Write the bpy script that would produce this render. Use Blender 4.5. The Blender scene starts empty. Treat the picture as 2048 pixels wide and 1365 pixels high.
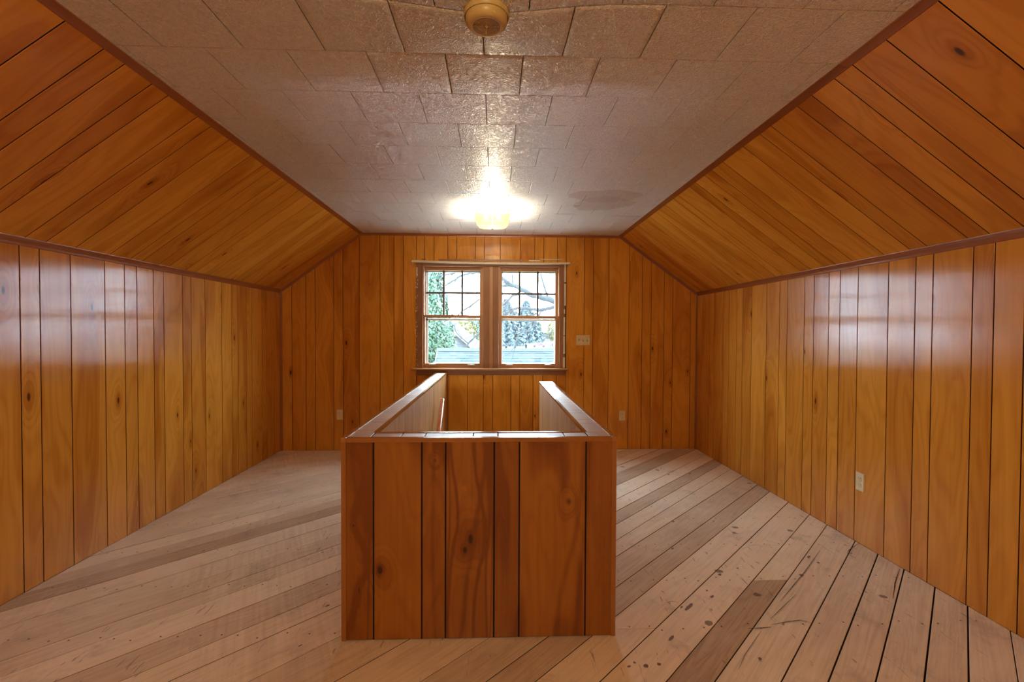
import bpy, bmesh, math, random
import numpy as np
from mathutils import Vector, Matrix

random.seed(7)
S = bpy.context.scene
COL = S.collection

# ------------------------------------------------------------------ camera
F, YAW, PIT, ROL, HC = 937.637, .0366, .0185, .0041, 1.3085     # pixels of a 2048 x 1365 frame, radians, metres
_cy, _sy, _cp, _sp = math.cos(YAW), math.sin(YAW), math.cos(PIT), math.sin(PIT)
CW = Vector((_sy * _cp, _cy * _cp, -_sp))
_r0 = Vector((_cy, -_sy, 0)); _u0 = _r0.cross(CW)
CR = math.cos(ROL) * _r0 + math.sin(ROL) * _u0
CU = -math.sin(ROL) * _r0 + math.cos(ROL) * _u0
CAM = Vector((0, 0, HC))
cd = bpy.data.cameras.new('camera')
cd.sensor_width = 36; cd.lens = F / 2048 * 36; cd.clip_start = .02; cd.clip_end = 600
cam = bpy.data.objects.new('camera', cd); COL.objects.link(cam)
m = Matrix.Identity(4)
for i in range(3):
    m[i][0], m[i][1], m[i][2], m[i][3] = CR[i], CU[i], -CW[i], CAM[i]
cam.matrix_world = m
S.camera = cam

# ------------------------------------------------------------------ sky, exposure, sampling
SKY = 13.0
LAMP_W, FILL_W = 24, 37
w = bpy.data.worlds.new('overcast_sky'); S.world = w; w.use_nodes = True
bg = w.node_tree.nodes['Background']
bg.inputs['Color'].default_value = (.84, .93, 1, 1); bg.inputs['Strength'].default_value = SKY
vs = S.view_settings
vs.view_transform = 'Standard'; vs.look = 'None'; vs.gamma = 1; vs.use_curve_mapping = False
vs.exposure = 1.62
cy = S.cycles
cy.use_denoising = True
cy.max_bounces = 8; cy.diffuse_bounces = 5; cy.glossy_bounces = 3
cy.use_adaptive_sampling = True; cy.adaptive_threshold = .05; cy.adaptive_min_samples = 24; cy.transparent_max_bounces = 16
cy.sample_clamp_indirect = 8; cy.caustics_reflective = False; cy.caustics_refractive = False

# room numbers (metres)
XL, XR, D, RY = -2.3405, 2.278, 5.2103, -2.6
KZ, CZ, CL, CRX = 1.752, 2.3885, -1.463, 1.3953
PL, PR, PF, PT, PTH = -.640, .520, 1.981, .8605, .115
PRE = 4.235                                   # far end of the right arm of the half wall

# ------------------------------------------------------------------ pixel -> place
def ray(x, y): return CW + CR * ((x - 1024) / F) - CU * ((y - 682.5) / F)
def at_z(x, y, z): d = ray(x, y); return CAM + d * ((z - HC) / d.z)
def at_y(x, y, Y): d = ray(x, y); return CAM + d * (Y / d.y)
def at_x(x, y, X): d = ray(x, y); return CAM + d * (X / d.x)

# ------------------------------------------------------------------ mesh helpers
def obj(name, verts, faces, mat=None, parent=None, uvs=None, smooth=False, color=None, mesh=None):
    if mesh is None:
        mesh = bpy.data.meshes.new(name)
        mesh.from_pydata([tuple(v) for v in verts], [], faces)
        if uvs is not None:
            ul = mesh.uv_layers.new(name='UVMap')
            li = np.zeros(len(mesh.loops), dtype=np.int32); mesh.loops.foreach_get('vertex_index', li)
            ul.data.foreach_set('uv', np.asarray(uvs, dtype=np.float32)[li].ravel())
        if smooth: mesh.polygons.foreach_set('use_smooth', [True] * len(mesh.polygons))
        if mat: mesh.materials.append(mat)
        mesh.update()
    o = bpy.data.objects.new(name, mesh); COL.objects.link(o)
    if parent: o.parent = parent
    if color: o.color = (*color, 1)
    return o
def empty(name, loc=(0, 0, 0)):
    o = bpy.data.objects.new(name, None); COL.objects.link(o); o.location = loc; o.empty_display_size = .1
    return o
def tag(o, label, cat=None, group=None, kind=None):
    o['label'] = label
    if cat: o['category'] = cat
    if group: o['group'] = group
    if kind: o['kind'] = kind
    return o

class MB:
    "collects shapes for ONE mesh"
    def __init__(s): s.v = []; s.f = []; s.smooth = False
    def add(s, v, f):
        o = len(s.v); s.v += [tuple(p) for p in v]; s.f += [tuple(i + o for i in q) for q in f]; return s
    def box(s, a, b, bev=0):
        x0, x1 = sorted((a[0], b[0])); y0, y1 = sorted((a[1], b[1])); z0, z1 = sorted((a[2], b[2]))
        if bev <= 0:
            v = [(x, y, z) for z in (z0, z1) for y in (y0, y1) for x in (x0, x1)]
            return s.add(v, [(0, 2, 3, 1), (4, 5, 7, 6), (0, 1, 5, 4), (2, 6, 7, 3), (0, 4, 6, 2), (1, 3, 7, 5)])
        bm = bmesh.new(); bmesh.ops.create_cube(bm, size=1)
        for q in bm.verts:
            q.co = Vector(((x0 + x1) / 2 + q.co.x * (x1 - x0), (y0 + y1) / 2 + q.co.y * (y1 - y0), (z0 + z1) / 2 + q.co.z * (z1 - z0)))
        bmesh.ops.bevel(bm, geom=bm.edges[:], offset=bev, segments=1, affect='EDGES', profile=.5)
        bm.verts.index_update()
        s.add([q.co[:] for q in bm.verts], [[q.index for q in f.verts] for f in bm.faces]); bm.free(); return s
    def sweep(s, prof, path, closed_ends=True, frames=None):
        "extrude closed 2-D profile (a,b) along path; frames: list of (A,B) unit vectors"
        n = len(prof); k = len(path); vv = []
        for p, (A, B) in zip(path, frames):
            vv += [Vector(p) + A * a + B * b for a, b in prof]
        ff = [(i * n + j, i * n + (j + 1) % n, (i + 1) * n + (j + 1) % n, (i + 1) * n + j) for i in range(k - 1) for j in range(n)]
        if closed_ends: ff += [tuple(range(n - 1, -1, -1)), tuple((k - 1) * n + j for j in range(n))]
        return s.add(vv, ff)
    def tube(s, path, rad, n=8):
        path = [Vector(p) for p in path]; fr = []; ref = Vector((.13, .21, .97))
        for i, p in enumerate(path):
            t = (path[min(i + 1, len(path) - 1)] - path[max(i - 1, 0)]).normalized()
            A = t.cross(ref)
            if A.length < .1: A = t.cross(Vector((1, 0, 0)))
            A.normalize(); fr.append((A, t.cross(A)))
        if not hasattr(rad, '__len__'): rad = [rad] * len(path)
        vv = []
        for p, (A, B), r in zip(path, fr, rad):
            vv += [p + A * (r * math.cos(2 * math.pi * j / n)) + B * (r * math.sin(2 * math.pi * j / n)) for j in range(n)]
        ff = [(i * n + j, i * n + (j + 1) % n, (i + 1) * n + (j + 1) % n, (i + 1) * n + j) for i in range(len(path) - 1) for j in range(n)]
        ff += [tuple(range(n - 1, -1, -1)), tuple((len(path) - 1) * n + j for j in range(n))]
        return s.add(vv, ff)
    def lathe(s, prof, c, n=32, axis='z'):
        "profile of (r, h) turned about a vertical axis through c"
        vv = []; ff = []; k = len(prof)
        for r, h in prof:
            vv += [(c[0] + r * math.cos(2 * math.pi * j / n), c[1] + r * math.sin(2 * math.pi * j / n), c[2] + h) for j in range(n)]
        ff = [(i * n + j, i * n + (j + 1) % n, (i + 1) * n + (j + 1) % n, (i + 1) * n + j) for i in range(k - 1) for j in range(n)]
        return s.add(vv, ff)
    def build(s, name, mat, parent=None, smooth=False, color=None):
        return obj(name, s.v, s.f, mat, parent, smooth=smooth, color=color)

def clip(poly, a, b, c):
    "keep a*u + b*v <= c"
    out = []
    for i, p in enumerate(poly):
        q = poly[(i + 1) % len(poly)]
        dp, dq = a * p[0] + b * p[1] - c, a * q[0] + b * q[1] - c
        if dp <= 0: out.append(p)
        if dp * dq < 0:
            t = dp / (dp - dq); out.append((p[0] + (q[0] - p[0]) * t, p[1] + (q[1] - p[1]) * t))
    res = []
    for p in out:
        if not res or math.hypot(p[0] - res[-1][0], p[1] - res[-1][1]) > 1e-4: res.append(p)
    if len(res) > 1 and math.hypot(res[0][0] - res[-1][0], res[0][1] - res[-1][1]) < 1e-4: res.pop()
    return res if len(res) > 2 else []
def area(p): return .5 * sum(p[i][0] * p[(i + 1) % len(p)][1] - p[(i + 1) % len(p)][0] * p[i][1] for i in range(len(p)))
def minus_rect(poly, r):
    "convex polygon minus rectangle (u0,u1,v0,v1) -> list of convex pieces"
    u0, u1, v0, v1 = r
    mid = clip(clip(poly, -1, 0, -u0), 1, 0, u1) if poly else []
    ps = [clip(poly, 1, 0, u0), clip(poly, -1, 0, -u1)]
    if mid: ps += [clip(mid, 0, 1, v0), clip(mid, 0, -1, -v1)]
    return [p for p in ps if p and abs(area(p)) > 1e-5]
def inset(p, d):
    n = len(p); out = []
    for i in range(n):
        a, b, c = p[i - 1], p[i], p[(i + 1) % n]
        e1 = Vector((b[0] - a[0], b[1] - a[1])).normalized(); e2 = Vector((c[0] - b[0], c[1] - b[1])).normalized()
        n1 = Vector((-e1.y, e1.x)); n2 = Vector((-e2.y, e2.x)); k = 1 + n1.dot(n2)
        o = (n1 + n2) / k if k > .15 else n1
        out.append((b[0] + o.x * d, b[1] + o.y * d))
    return out
def board(name, polys, frame, mat, parent, t=.008, ch=.0012, uoff=None, tone=.5, seed=None, rot=0, lift=0, edge='groove'):
    "one board: convex outlines (u,v) on a plane frame (O,U,V,N), chamfered front face, sides down to -t"
    O, U, V, N = frame
    if edge == 'groove': edge = M_GROOVE
    vv = []; ff = []; uv = []
    if uoff is None: uoff = (random.uniform(0, 40), random.uniform(0, 40))
    for p in polys:
        if area(p) < 0: p = p[::-1]
        n = len(p); b = len(vv); q = inset(p, ch)
        for ring, h in ((p, -t), (p, -ch), (q, 0)):
            for a, c in ring:
                vv.append(O + U * a + V * c + N * (h + lift))
                uv.append((a + uoff[0], c + uoff[1]) if not rot else (a * rot[0] + c * rot[1] + uoff[0], a * rot[2] + c * rot[3] + uoff[1]))
        fs = [tuple(b + 2 * n + i for i in range(n))]
        for r in range(2):
            fs += [(b + r * n + i, b + r * n + (i + 1) % n, b + (r + 1) * n + (i + 1) % n, b + (r + 1) * n + i) for i in range(n)]
        ff += fs
    if U.cross(V).dot(N) < 0: ff = [f[::-1] for f in ff]
    o = obj(name, vv, ff, mat, parent, uvs=uv, color=(tone, random.random() if seed is None else seed, random.random()))
    if edge:
        o.data.materials.append(edge); k0 = 0
        for p in polys:
            n = len(p)
            for i in range(k0 + 1, k0 + 1 + n): o.data.polygons[i].material_index = 1
            k0 += 1 + 2 * n
    return o

# ------------------------------------------------------------------ node helpers
class NT:
    def __init__(s, name):
        s.m = bpy.data.materials.new(name); s.m.use_nodes = True; s.t = s.m.node_tree; s.t.nodes.clear()
        s.out = s.t.nodes.new('ShaderNodeOutputMaterial')
    def node(s, ty, ins=None, **kw):
        n = s.t.nodes.new(ty)
        for k, v in kw.items(): setattr(n, k, v)
        for k, v in (ins or {}).items(): s.set(n.inputs[k], v)
        return n
    def set(s, sock, v):
        if isinstance(v, bpy.types.NodeSocket): s.t.links.new(v, sock)
        else:
            if isinstance(v, (tuple, list)) and len(v) == 3 and sock.type == 'RGBA': v = (*v, 1)
            sock.default_value = v
    def M(s, op, a, b=None, c=None, clamp=False):
        n = s.t.nodes.new('ShaderNodeMath'); n.operation = op; n.use_clamp = clamp
        for i, v in enumerate((a, b, c)):
            if v is not None: s.set(n.inputs[i], v)
        return n.outputs[0]
    def add(s, a, b): return s.M('ADD', a, b)
    def mul(s, a, b): return s.M('MULTIPLY', a, b)
    def step(s, v, a, b):
        n = s.node('ShaderNodeMapRange', {'Value': v, 'From Min': a, 'From Max': b}, interpolation_type='SMOOTHSTEP'); return n.outputs[0]
    def mix(s, f, a, b, mode='MIX'):
        n = s.t.nodes.new('ShaderNodeMix'); n.data_type = 'RGBA'; n.blend_type = mode
        s.set(n.inputs[0], f); s.set(n.inputs[6], a); s.set(n.inputs[7], b); return n.outputs[2]
    def xyz(s, x, y, z=0.):
        return s.node('ShaderNodeCombineXYZ', {0: x, 1: y, 2: z}).outputs[0]
    def noise(s, vec, scale=1., detail=2., rough=.5, dist=0.):
        return s.node('ShaderNodeTexNoise', {'Vector': vec, 'Scale': scale, 'Detail': detail, 'Roughness': rough, 'Distortion': dist}).outputs[0]
    def sep(s, v): n = s.node('ShaderNodeSeparateXYZ', {0: v}); return n.outputs
    def bump(s, h, strength, dist): return s.node('ShaderNodeBump', {'Height': h, 'Strength': strength, 'Distance': dist}).outputs[0]
    def pbr(s, **ins):
        n = s.node('ShaderNodeBsdfPrincipled')
        for k, v in ins.items(): s.set(n.inputs[k.replace('_', ' ')], v)
        s.t.links.new(n.outputs[0], s.out.inputs[0]); return s.m

def plain(name, col, rough=.5, **kw):
    t = NT(name)
    nz = t.noise(t.node('ShaderNodeTexCoord').outputs['Object'], 9., 3.)
    c = t.mix(t.step(nz, .3, .7), tuple(x * .9 for x in col), tuple(min(1, x * 1.06) for x in col))
    return t.pbr(Base_Color=c, Roughness=rough, **kw)

def wood(name, light, dark, knotc, rough=.2, knots=(), spec=.5, ringk=.16, fig=.5, bigk=.22, ks=(3.1, 1.15), ksel=.5, wav=.0, aniso=0., streaks=()):
    "varnished panelling: per-board tone from object colour, cathedral figure, streaks, knots"
    t = NT(name)
    u, v, _ = t.sep(t.node('ShaderNodeUVMap').outputs[0])
    oi = t.node('ShaderNodeObjectInfo'); sc = t.node('ShaderNodeSeparateColor', {0: oi.outputs['Color']})
    tone = sc.outputs[0]; hue = sc.outputs[2]
    wob = t.mul(t.add(t.noise(t.xyz(t.mul(u, 9.), t.mul(v, 5.)), 1., 2.), -.5), .05)
    # random knots
    vo = t.node('ShaderNodeTexVoronoi', {'Vector': t.xyz(t.mul(u, ks[0]), t.mul(v, ks[1])), 'Scale': 1., 'Randomness': 1.}, voronoi_dimensions='2D')
    rnd = t.node('ShaderNodeSeparateColor', {0: vo.outputs['Color']}).outputs[0]
    sel = t.M('GREATER_THAN', rnd, ksel)
    kd = t.add(vo.outputs['Distance'], wob)
    core = t.mul(t.step(kd, .034, .012), sel); halo = t.mul(t.step(kd, .26, .0), sel)
    stain = t.mul(t.step(kd, .11, .03), sel)
    for (ku, kv, ru, rv, st) in knots:
        du = t.M('DIVIDE', t.add(u, -ku), ru); dv = t.M('DIVIDE', t.add(v, -kv), rv)
        d = t.M('SQRT', t.add(t.mul(du, du), t.mul(dv, dv))); d = t.add(d, t.mul(wob, 9.))
        core = t.M('MAXIMUM', core, t.mul(t.step(d, 1.0, .45), st)); halo = t.M('MAXIMUM', halo, t.step(d, 7., 0.)); stain = t.M('MAXIMUM', stain, t.mul(t.step(d, 1.9, .9), st))
    n0 = t.noise(t.xyz(t.mul(u, 3.4), t.mul(v, .62), 3.1), 1., 2.5, .45, .35)
    n = t.add(n0, t.mul(halo, .22))
    ring = t.M('POWER', t.add(t.mul(t.M('SINE', t.mul(n, 95.)), .5), .5), 2.5)
    big = t.M('POWER', t.add(t.mul(t.M('SINE', t.mul(n, 24.)), .5), .5), 2.)
    patch = t.step(n0, .53, .585)
    streak = t.noise(t.xyz(t.mul(u, 60.), t.mul(v, 1.4), 1.), 1., 3., .6)
    broad = t.noise(t.xyz(t.mul(u, 7.), t.mul(v, .5), 8.), 1., 2.)
    f = t.add(t.mul(t.add(tone, -.5), .8), .42)
    f = t.add(f, t.mul(patch, fig * .5)); f = t.add(f, t.mul(big, fig * bigk)); f = t.add(f, t.mul(ring, ringk))
    f = t.add(f, t.mul(t.add(streak, -.5), .55)); f = t.add(f, t.mul(t.add(broad, -.5), .6)); f = t.add(f, t.mul(stain, .45))
    for pts, wd, st in streaks:                          # dark heartwood lines running up the sheet
        us = [p[0] for p in pts]; lo, hi = min(us) - .02, max(us) + .02
        fc = t.node('ShaderNodeFloatCurve', {'Value': t.M('DIVIDE', v, PT, clamp=True)}); cv = fc.mapping.curves[0]
        q = sorted((min(max(p[1] / PT, 0), 1), (p[0] - lo) / (hi - lo)) for p in pts)
        cv.points[0].location = q[0]; cv.points[1].location = q[-1]
        for a in q[1:-1]: cv.points.new(*a)
        fc.mapping.update()
        d = t.M('ABSOLUTE', t.add(t.add(u, t.mul(wob, .12)), t.mul(t.add(t.mul(fc.outputs[0], hi - lo), lo), -1.)))
        f = t.add(f, t.mul(t.step(d, wd, 0.), st))
    f = t.M('MINIMUM', t.M('MAXIMUM', f, 0.), 1.3)
    c = t.mix(f, light, dark)
    c = t.mix(t.mul(core, .88), c, knotc)
    rg = t.add(rough, t.mul(t.add(broad, -.5), rough * .25))
    kw = {}
    if wav:                                              # slight waviness of the thin sheet
        kw['Normal'] = t.bump(t.noise(t.xyz(t.mul(u, 5.), t.mul(v, 7.), 4.), 1., 0.), wav, .01)
    if aniso:                                            # fine grain along the board smears highlights across it
        kw['Anisotropic'] = aniso;  kw['Tangent'] = t.node('ShaderNodeTangent', direction_type='UV_MAP').outputs[0]
    return t.pbr(Base_Color=c, Roughness=rg, Specular_IOR_Level=spec, **kw)

PANEL_L, PANEL_D, KNOT = (.66, .285, .038), (.39, .123, .012), (.045, .013, .004)
M_PANEL = wood('panel_wood', PANEL_L, PANEL_D, KNOT, .16, wav=.03, fig=.6, ringk=.2, aniso=.85, spec=.2)
M_INNER = wood('stair_side_wood', (.50, .24, .06), (.31, .12, .02), KNOT, .45, ksel=.8, spec=.8)
# half wall front: knots where they stand on the sheet (x, z of the face)
def _k(px, py, ru, rv, st=1.):
    p = at_y(px, py, PF); return (p.x, p.z, ru, rv, st)
M_FRONT = wood('half_wall_wood', (.36, .137, .012), (.165, .042, .003), (.02, .006, .003), .28,
               knots=[_k(760, 1141, .014, .022), _k(941, 1079, .014, .028), _k(930, 1101, .012, .019), _k(1138, 1004, .010, .014, .7),
                      _k(707, 1052, .004, .007), _k(718, 1182, .003, .02), _k(973, 1085, .003, .004, .8), _k(870, 922, .005, .008, .4)], ksel=2., fig=.9, bigk=.35, wav=.03,
               streaks=[([tuple(at_y(x, y, PF).xz) for x, y in pts], wd, st) for pts, wd, st in (
                   ([(899, 880), (906, 940), (914, 1000), (916, 1040), (908, 1085), (901, 1140), (897, 1210), (894, 1280)], .012, .6), ([(894, 880), (900, 1000), (895, 1150), (893, 1280)], .008, .5),
                   ([(948, 880), (950, 930), (958, 985), (968, 1040), (969, 1090), (958, 1140), (950, 1200), (947, 1280)], .013, .7), ([(979, 880), (982, 1000), (978, 1060), (972, 1130), (974, 1280)], .009, .6), ([(985, 880), (985, 1050), (980, 1280)], .006, .5),
                   ([(938, 1135), (932, 1180), (928, 1230), (920, 1280)], .018, .45), ([(693, 880), (712, 915), (731, 950), (722, 990), (708, 1040), (722, 1085), (734, 1130), (716, 1180), (706, 1230), (692, 1280)], .026, .55), ([(735, 880), (738, 1000), (735, 1280)], .008, .4),
                   ([(1168, 880), (1165, 960), (1158, 1030), (1146, 1090), (1130, 1150), (1118, 1210), (1112, 1280)], .022, .4), ([(1166, 1100), (1160, 1180), (1150, 1280)], .02, .35), ([(868, 880), (866, 1080), (870, 1280)], .014, .25))])
M_CAP = wood('half_wall_cap_wood', (.46, .24, .10), (.33, .15, .055), KNOT, .45, fig=.2, ksel=2., spec=.8)
M_TRIM = wood('moulding_wood', (.34, .115, .04), (.2, .055, .016), KNOT, .24, fig=.15, ksel=2., ringk=.05)
M_SASH = wood('sash_wood', (.46, .24, .11), (.30, .135, .05), KNOT, .38, fig=.2, ksel=2.)
M_CASE = wood('casing_wood', (.34, .15, .06), (.2, .075, .026), KNOT, .45, fig=.2, ksel=2.)
M_RAIL = wood('rail_wood', (.52, .16, .04), (.34, .085, .016), KNOT, .12, fig=.3, ksel=2.)
M_GROOVE = plain('groove_dark', (.007, .003, .0015), .9)
M_IVORY = plain('ivory_plastic', (.66, .52, .30), .35)
M_IVORY_D = plain('ivory_dark_slot', (.05, .035, .02), .6)
M_YELLOW = plain('yellowed_plastic', (.55, .40, .16), .4)
M_DET_D = plain('detector_dark', (.09, .05, .02), .6)
M_WHITE = plain('old_white_paint', (.72, .66, .55), .5)
M_ROD = plain('rod_enamel', (.62, .56, .44), .35)
M_STORM = plain('storm_aluminium', (.55, .62, .66), .45)
M_METAL = plain('grey_metal', (.5, .5, .48), .35, Metallic=.7)
M_DARK = plain('dark_shell', (.05, .03, .02), .9)
M_MUNTIN = plain('muntin_backlit_shade', (.07, .055, .05), .5)  # darker than the sash wood: backlit shade put into the colour
M_NAIL = plain('nail_iron', (.05, .035, .03), .6)

def floor_mat():
    t = NT('floor_plank_wood')
    u, v, _ = t.sep(t.node('ShaderNodeUVMap').outputs[0])
    oc = t.sep(t.node('ShaderNodeTexCoord').outputs['Object'])
    P = t.xyz(oc[0], oc[1])
    sc = t.node('ShaderNodeSeparateColor', {0: t.node('ShaderNodeObjectInfo').outputs['Color']}); tone = sc.outputs[0]
    n0 = t.noise(t.xyz(t.mul(u, 9.), t.mul(v, .8), 2.), 1., 3., .5, .4)
    ring = t.M('POWER', t.add(t.mul(t.M('SINE', t.mul(n0, 70.)), .5), .5), 2.)
    streak = t.noise(t.xyz(t.mul(u, 90.), t.mul(v, 2.), 1.), 1., 3., .65)
    blot = t.noise(P, 2.1, 4., .6)
    saw = t.noise(t.xyz(t.mul(t.add(v, t.mul(u, .35)), 46.), t.mul(u, 1.2), 3.), 1., 1.)
    sawm = t.mul(t.step(t.noise(P, 1.3, 1.), .46, .6), t.step(oc[0], .2, -1.2))
    f = t.add(t.mul(t.add(tone, -.5), 1.1), .42)
    f = t.add(f, t.mul(ring, .13)); f = t.add(f, t.mul(t.add(streak, -.5), .75)); f = t.add(f, t.mul(t.add(blot, -.5), .7))
    f = t.add(f, t.mul(t.mul(t.add(saw, -.5), sawm), .7))
    f = t.M('MINIMUM', t.M('MAXIMUM', f, -.1), 1.2)
    c = t.mix(f, (.80, .66, .52), (.37, .25, .17))
    # grey wear, paint drips, scratches
    wear = t.step(t.noise(P, 3.3, 5., .7), .56, .68)
    c = t.mix(t.mul(wear, .35), c, (.30, .25, .22))
    vo = t.node('ShaderNodeTexVoronoi', {'Vector': P, 'Scale': 3.0, 'Randomness': 1.}, voronoi_dimensions='2D')
    rs = t.node('ShaderNodeSeparateColor', {0: vo.outputs['Color']}).outputs
    dd = t.add(vo.outputs['Distance'], t.mul(t.add(t.noise(P, 30., 2.), -.5), .12))
    spot = t.mul(t.step(dd, .062, .045), t.M('GREATER_THAN', rs[0], .66))
    spot = t.mul(spot, t.step(oc[0], -.4, .3))
    c = t.mix(t.mul(spot, .75), c, (.075, .045, .045))
    scr = t.noise(t.xyz(t.mul(oc[0], 60.), t.mul(oc[1], 7.), 0.), 1., 2., .5, 1.2)
    c = t.mix(t.mul(t.step(scr, .685, .72), .55), c, (.10, .07, .06))
    rg = t.add(.37, t.mul(t.add(blot, -.5), .3))
    return t.pbr(Base_Color=c, Roughness=rg, Specular_IOR_Level=.5, Normal=t.bump(streak, .1, .006))
M_FLOOR = floor_mat()
M_PEDGE = plain('plank_edge_dark', (.05, .025, .014), .9)  # dark plank sides, so the joints show as dark lines

def tile_mat():
    t = NT('ceiling_tile_embossed')
    P = t.node('ShaderNodeTexCoord').outputs['Object']; oc = t.sep(P)
    n1 = t.noise(P, 30., 1., .5, 2.4)
    ridge = t.M('ABSOLUTE', t.add(n1, -.5)); ridge = t.step(ridge, .10, .0)
    n2 = t.noise(P, 70., 0., .5, 1.5); h = t.add(t.mul(ridge, .8), t.mul(n2, .5))
    c = t.mix(t.step(t.noise(P, 1.4, 3.), .3, .7), (.68, .67, .68), (.74, .73, .74))
    c = t.mix(t.mul(ridge, .45), c, (.92, .91, .92)); c = t.mix(t.mul(t.step(n2, .5, .3), .35), c, (.5, .46, .44))  # emboss shading put into the colour: ridges lighter, pits darker
    wb = t.mul(t.add(t.noise(P, 5., 2.), -.5), .9)
    for (px, py, a, b, k, col) in ((1212, 393, .30, .17, .55, (.5, .42, .38)), (1207, 408, .24, .22, .55, (.5, .42, .38)), (922, 384.5, .085, .05, .9, (.62, .72, .82)),
                                   (1127, 428, .10, .03, .4, (.5, .42, .38)), (1260, 433, .16, .03, .35, (.5, .42, .38)), (912, 440, .08, .03, .5, (.5, .45, .46))):
        p = at_z(px, py, CZ); du = t.M('DIVIDE', t.add(oc[0], -p.x), a); dv = t.M('DIVIDE', t.add(oc[1], -p.y), b)
        d = t.M('SQRT', t.add(t.mul(du, du), t.mul(dv, dv))); d = t.add(d, wb)
        c = t.mix(t.mul(t.step(d, 1.02, .94), k), c, col)
    return t.pbr(Base_Color=c, Roughness=.32, Specular_IOR_Level=.5, Normal=t.bump(h, .6, .006))
M_TILE = tile_mat()
M_TJOINT = plain('tile_joint', (.16, .11, .08), .9)

def glass_mat():
    t = NT('window_glass')
    tr = t.node('ShaderNodeBsdfTransparent', {'Color': (.93, .98, 1)}); gl = t.node('ShaderNodeBsdfGlossy', {'Roughness': .02, 'Color': (1, 1, 1)})
    mx = t.node('ShaderNodeMixShader', {0: .055, 1: tr.outputs[0], 2: gl.outputs[0]})
    t.t.links.new(mx.outputs[0], t.out.inputs[0]); return t.m
M_GLASS = glass_mat()

# ------------------------------------------------------------------ the setting: shell, boards, tiles, planks
V3 = Vector
X, Y, Z = V3((1, 0, 0)), V3((0, 1, 0)), V3((0, 0, 1))
GAP = .0045
BT = .007                                          # board thickness = how far the backing lies behind the face

def slab(name, poly3, N, t, mat, label):
    "backing slab behind a face: poly in 3-D, extruded along -N"
    n = len(poly3); v = [p - N * BT for p in poly3] + [p - N * (BT + t) for p in poly3]
    f = [tuple(range(n)), tuple(range(2 * n - 1, n - 1, -1))] + [(i, n + i, n + (i + 1) % n, (i + 1) % n) for i in range(n)]
    o = obj(name, v, f, mat); o['kind'] = 'structure'; o['label'] = label
    return o

PATT = [.10, .18, .23, .15, .10, .15, .10, .21]      # groove pattern of a 4-foot sheet, from 2.40 on
def back_fill(ys, lo):
    "continue the groove pattern towards lower y"
    ys = sorted(ys)
    base = ys[0]; k = len(PATT) - 1
    while base > lo:
        base -= PATT[k % len(PATT)]; k -= 1; ys.insert(0, base)
    return ys
LW = back_fill([at_x(x, 700, XL).y for x in (41.5, 81.5, 143, 211, 250.5, 275, 308, 328.5, 366, 383, 410.9, 443.9, 463.9, 476.1, 493, 503.8, 524.4, 533.6, 548.9)], RY)
RW = back_fill([at_x(x, 690, XR).y for x in (1403.6, 1418.5, 1427.6, 1446.1, 1457.2, 1472.4, 1484.6, 1502.5, 1532.2, 1558, 1573.6, 1607.6, 1626.5, 1656.2, 1678.6, 1714.2, 1774.7, 1828.5, 1863.3, 1942.8, 1985.8, 2047)], RY)
SLY = back_fill([1.69, 1.85, 1.95, 2.10, 2.20, 2.41, 2.52, 2.69, 2.92, 3.08, 3.18, 3.33, 3.43, 3.62, 3.73, 3.91, 4.14, 4.28, 4.40, 4.64, 4.86, 4.98, 5.1], RY)
SRY = back_fill([1.47, 1.67, 1.83, 1.93, 2.07, 2.17, 2.38, 2.48, 2.65, 2.89, 3.04, 3.14, 3.29, 3.39, 3.60, 3.70, 3.88, 4.10, 4.27, 4.36, 4.62, 4.77, 4.92, 5.08], RY)

def tones(n, lo=.2, hi=.75): return [random.uniform(lo, hi) for _ in range(n)]
def panelled(name, label, frame, joints, lo, hi, v0, v1, tn=None, t=.06, mat=None, holes=()):
    O, U, V, N = frame
    e0 = .15 if v0 == 0 and V.z > .99 else .0
    P = [O + U * a + V * b for a, b in ((lo - .1, v0 - e0), (hi + .1, v0 - e0), (hi + .1, v1 + .02), (lo - .1, v1 + .02))]
    w_ = slab(name, P, N, t, M_GROOVE, label)
    js = [lo] + [j for j in joints if lo + .01 < j < hi - .01] + [hi]
    for i in range(len(js) - 1):
        a, b = js[i] + GAP / 2, js[i + 1] - GAP / 2
        board('board', [[(a, v0), (b, v0), (b, v1), (a, v1)]], frame, mat or M_PANEL, w_, t=BT,
              tone=(tn(i, .5 * (a + b)) if tn else random.uniform(.2, .75)))
    return w_
sheet = {}
def knee_tone(i, y):
    return .22 + .45 * random.random()
wall_left = panelled('wall_left', 'left knee wall of varnished knotty wood panelling', (V3((XL, 0, 0)), Y, Z, X), LW, RY, D, 0, KZ, knee_tone)
wall_right = panelled('wall_right', 'right knee wall of varnished knotty wood panelling with an outlet', (V3((XR, 0, 0)), Y, Z, -X), RW, RY, D, 0, KZ, knee_tone)
def slope_frame(xk, xc):
    a, b = V3((xk, 0, KZ)), V3((xc, 0, CZ)); V = (b - a).normalized()
    N = V.cross(Y); N = N if N.z < 0 else -N
    return (a, Y, V, N), (b - a).length
fl, ll = slope_frame(XL, CL); fr, lr = slope_frame(XR, CRX)
def sl_tone(i, y): return .02 + .4 * random.random()
def sr_tone(i, y):
    for lo, hi, tn in ((2.89, 3.04, .45), (3.14, 3.29, .05), (2.07, 2.17, .72), (1.93, 2.07, .2), (1.83, 1.93, .3), (3.29, 3.39, .75), (3.04, 3.14, .55)):
        if lo < y < hi: return tn
    return .02 + .4 * random.random()
panelled('ceiling_slope_left', 'left sloped ceiling of dark grooved knotty panelling', fl, SLY, RY, D, 0, ll, sl_tone)
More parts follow.
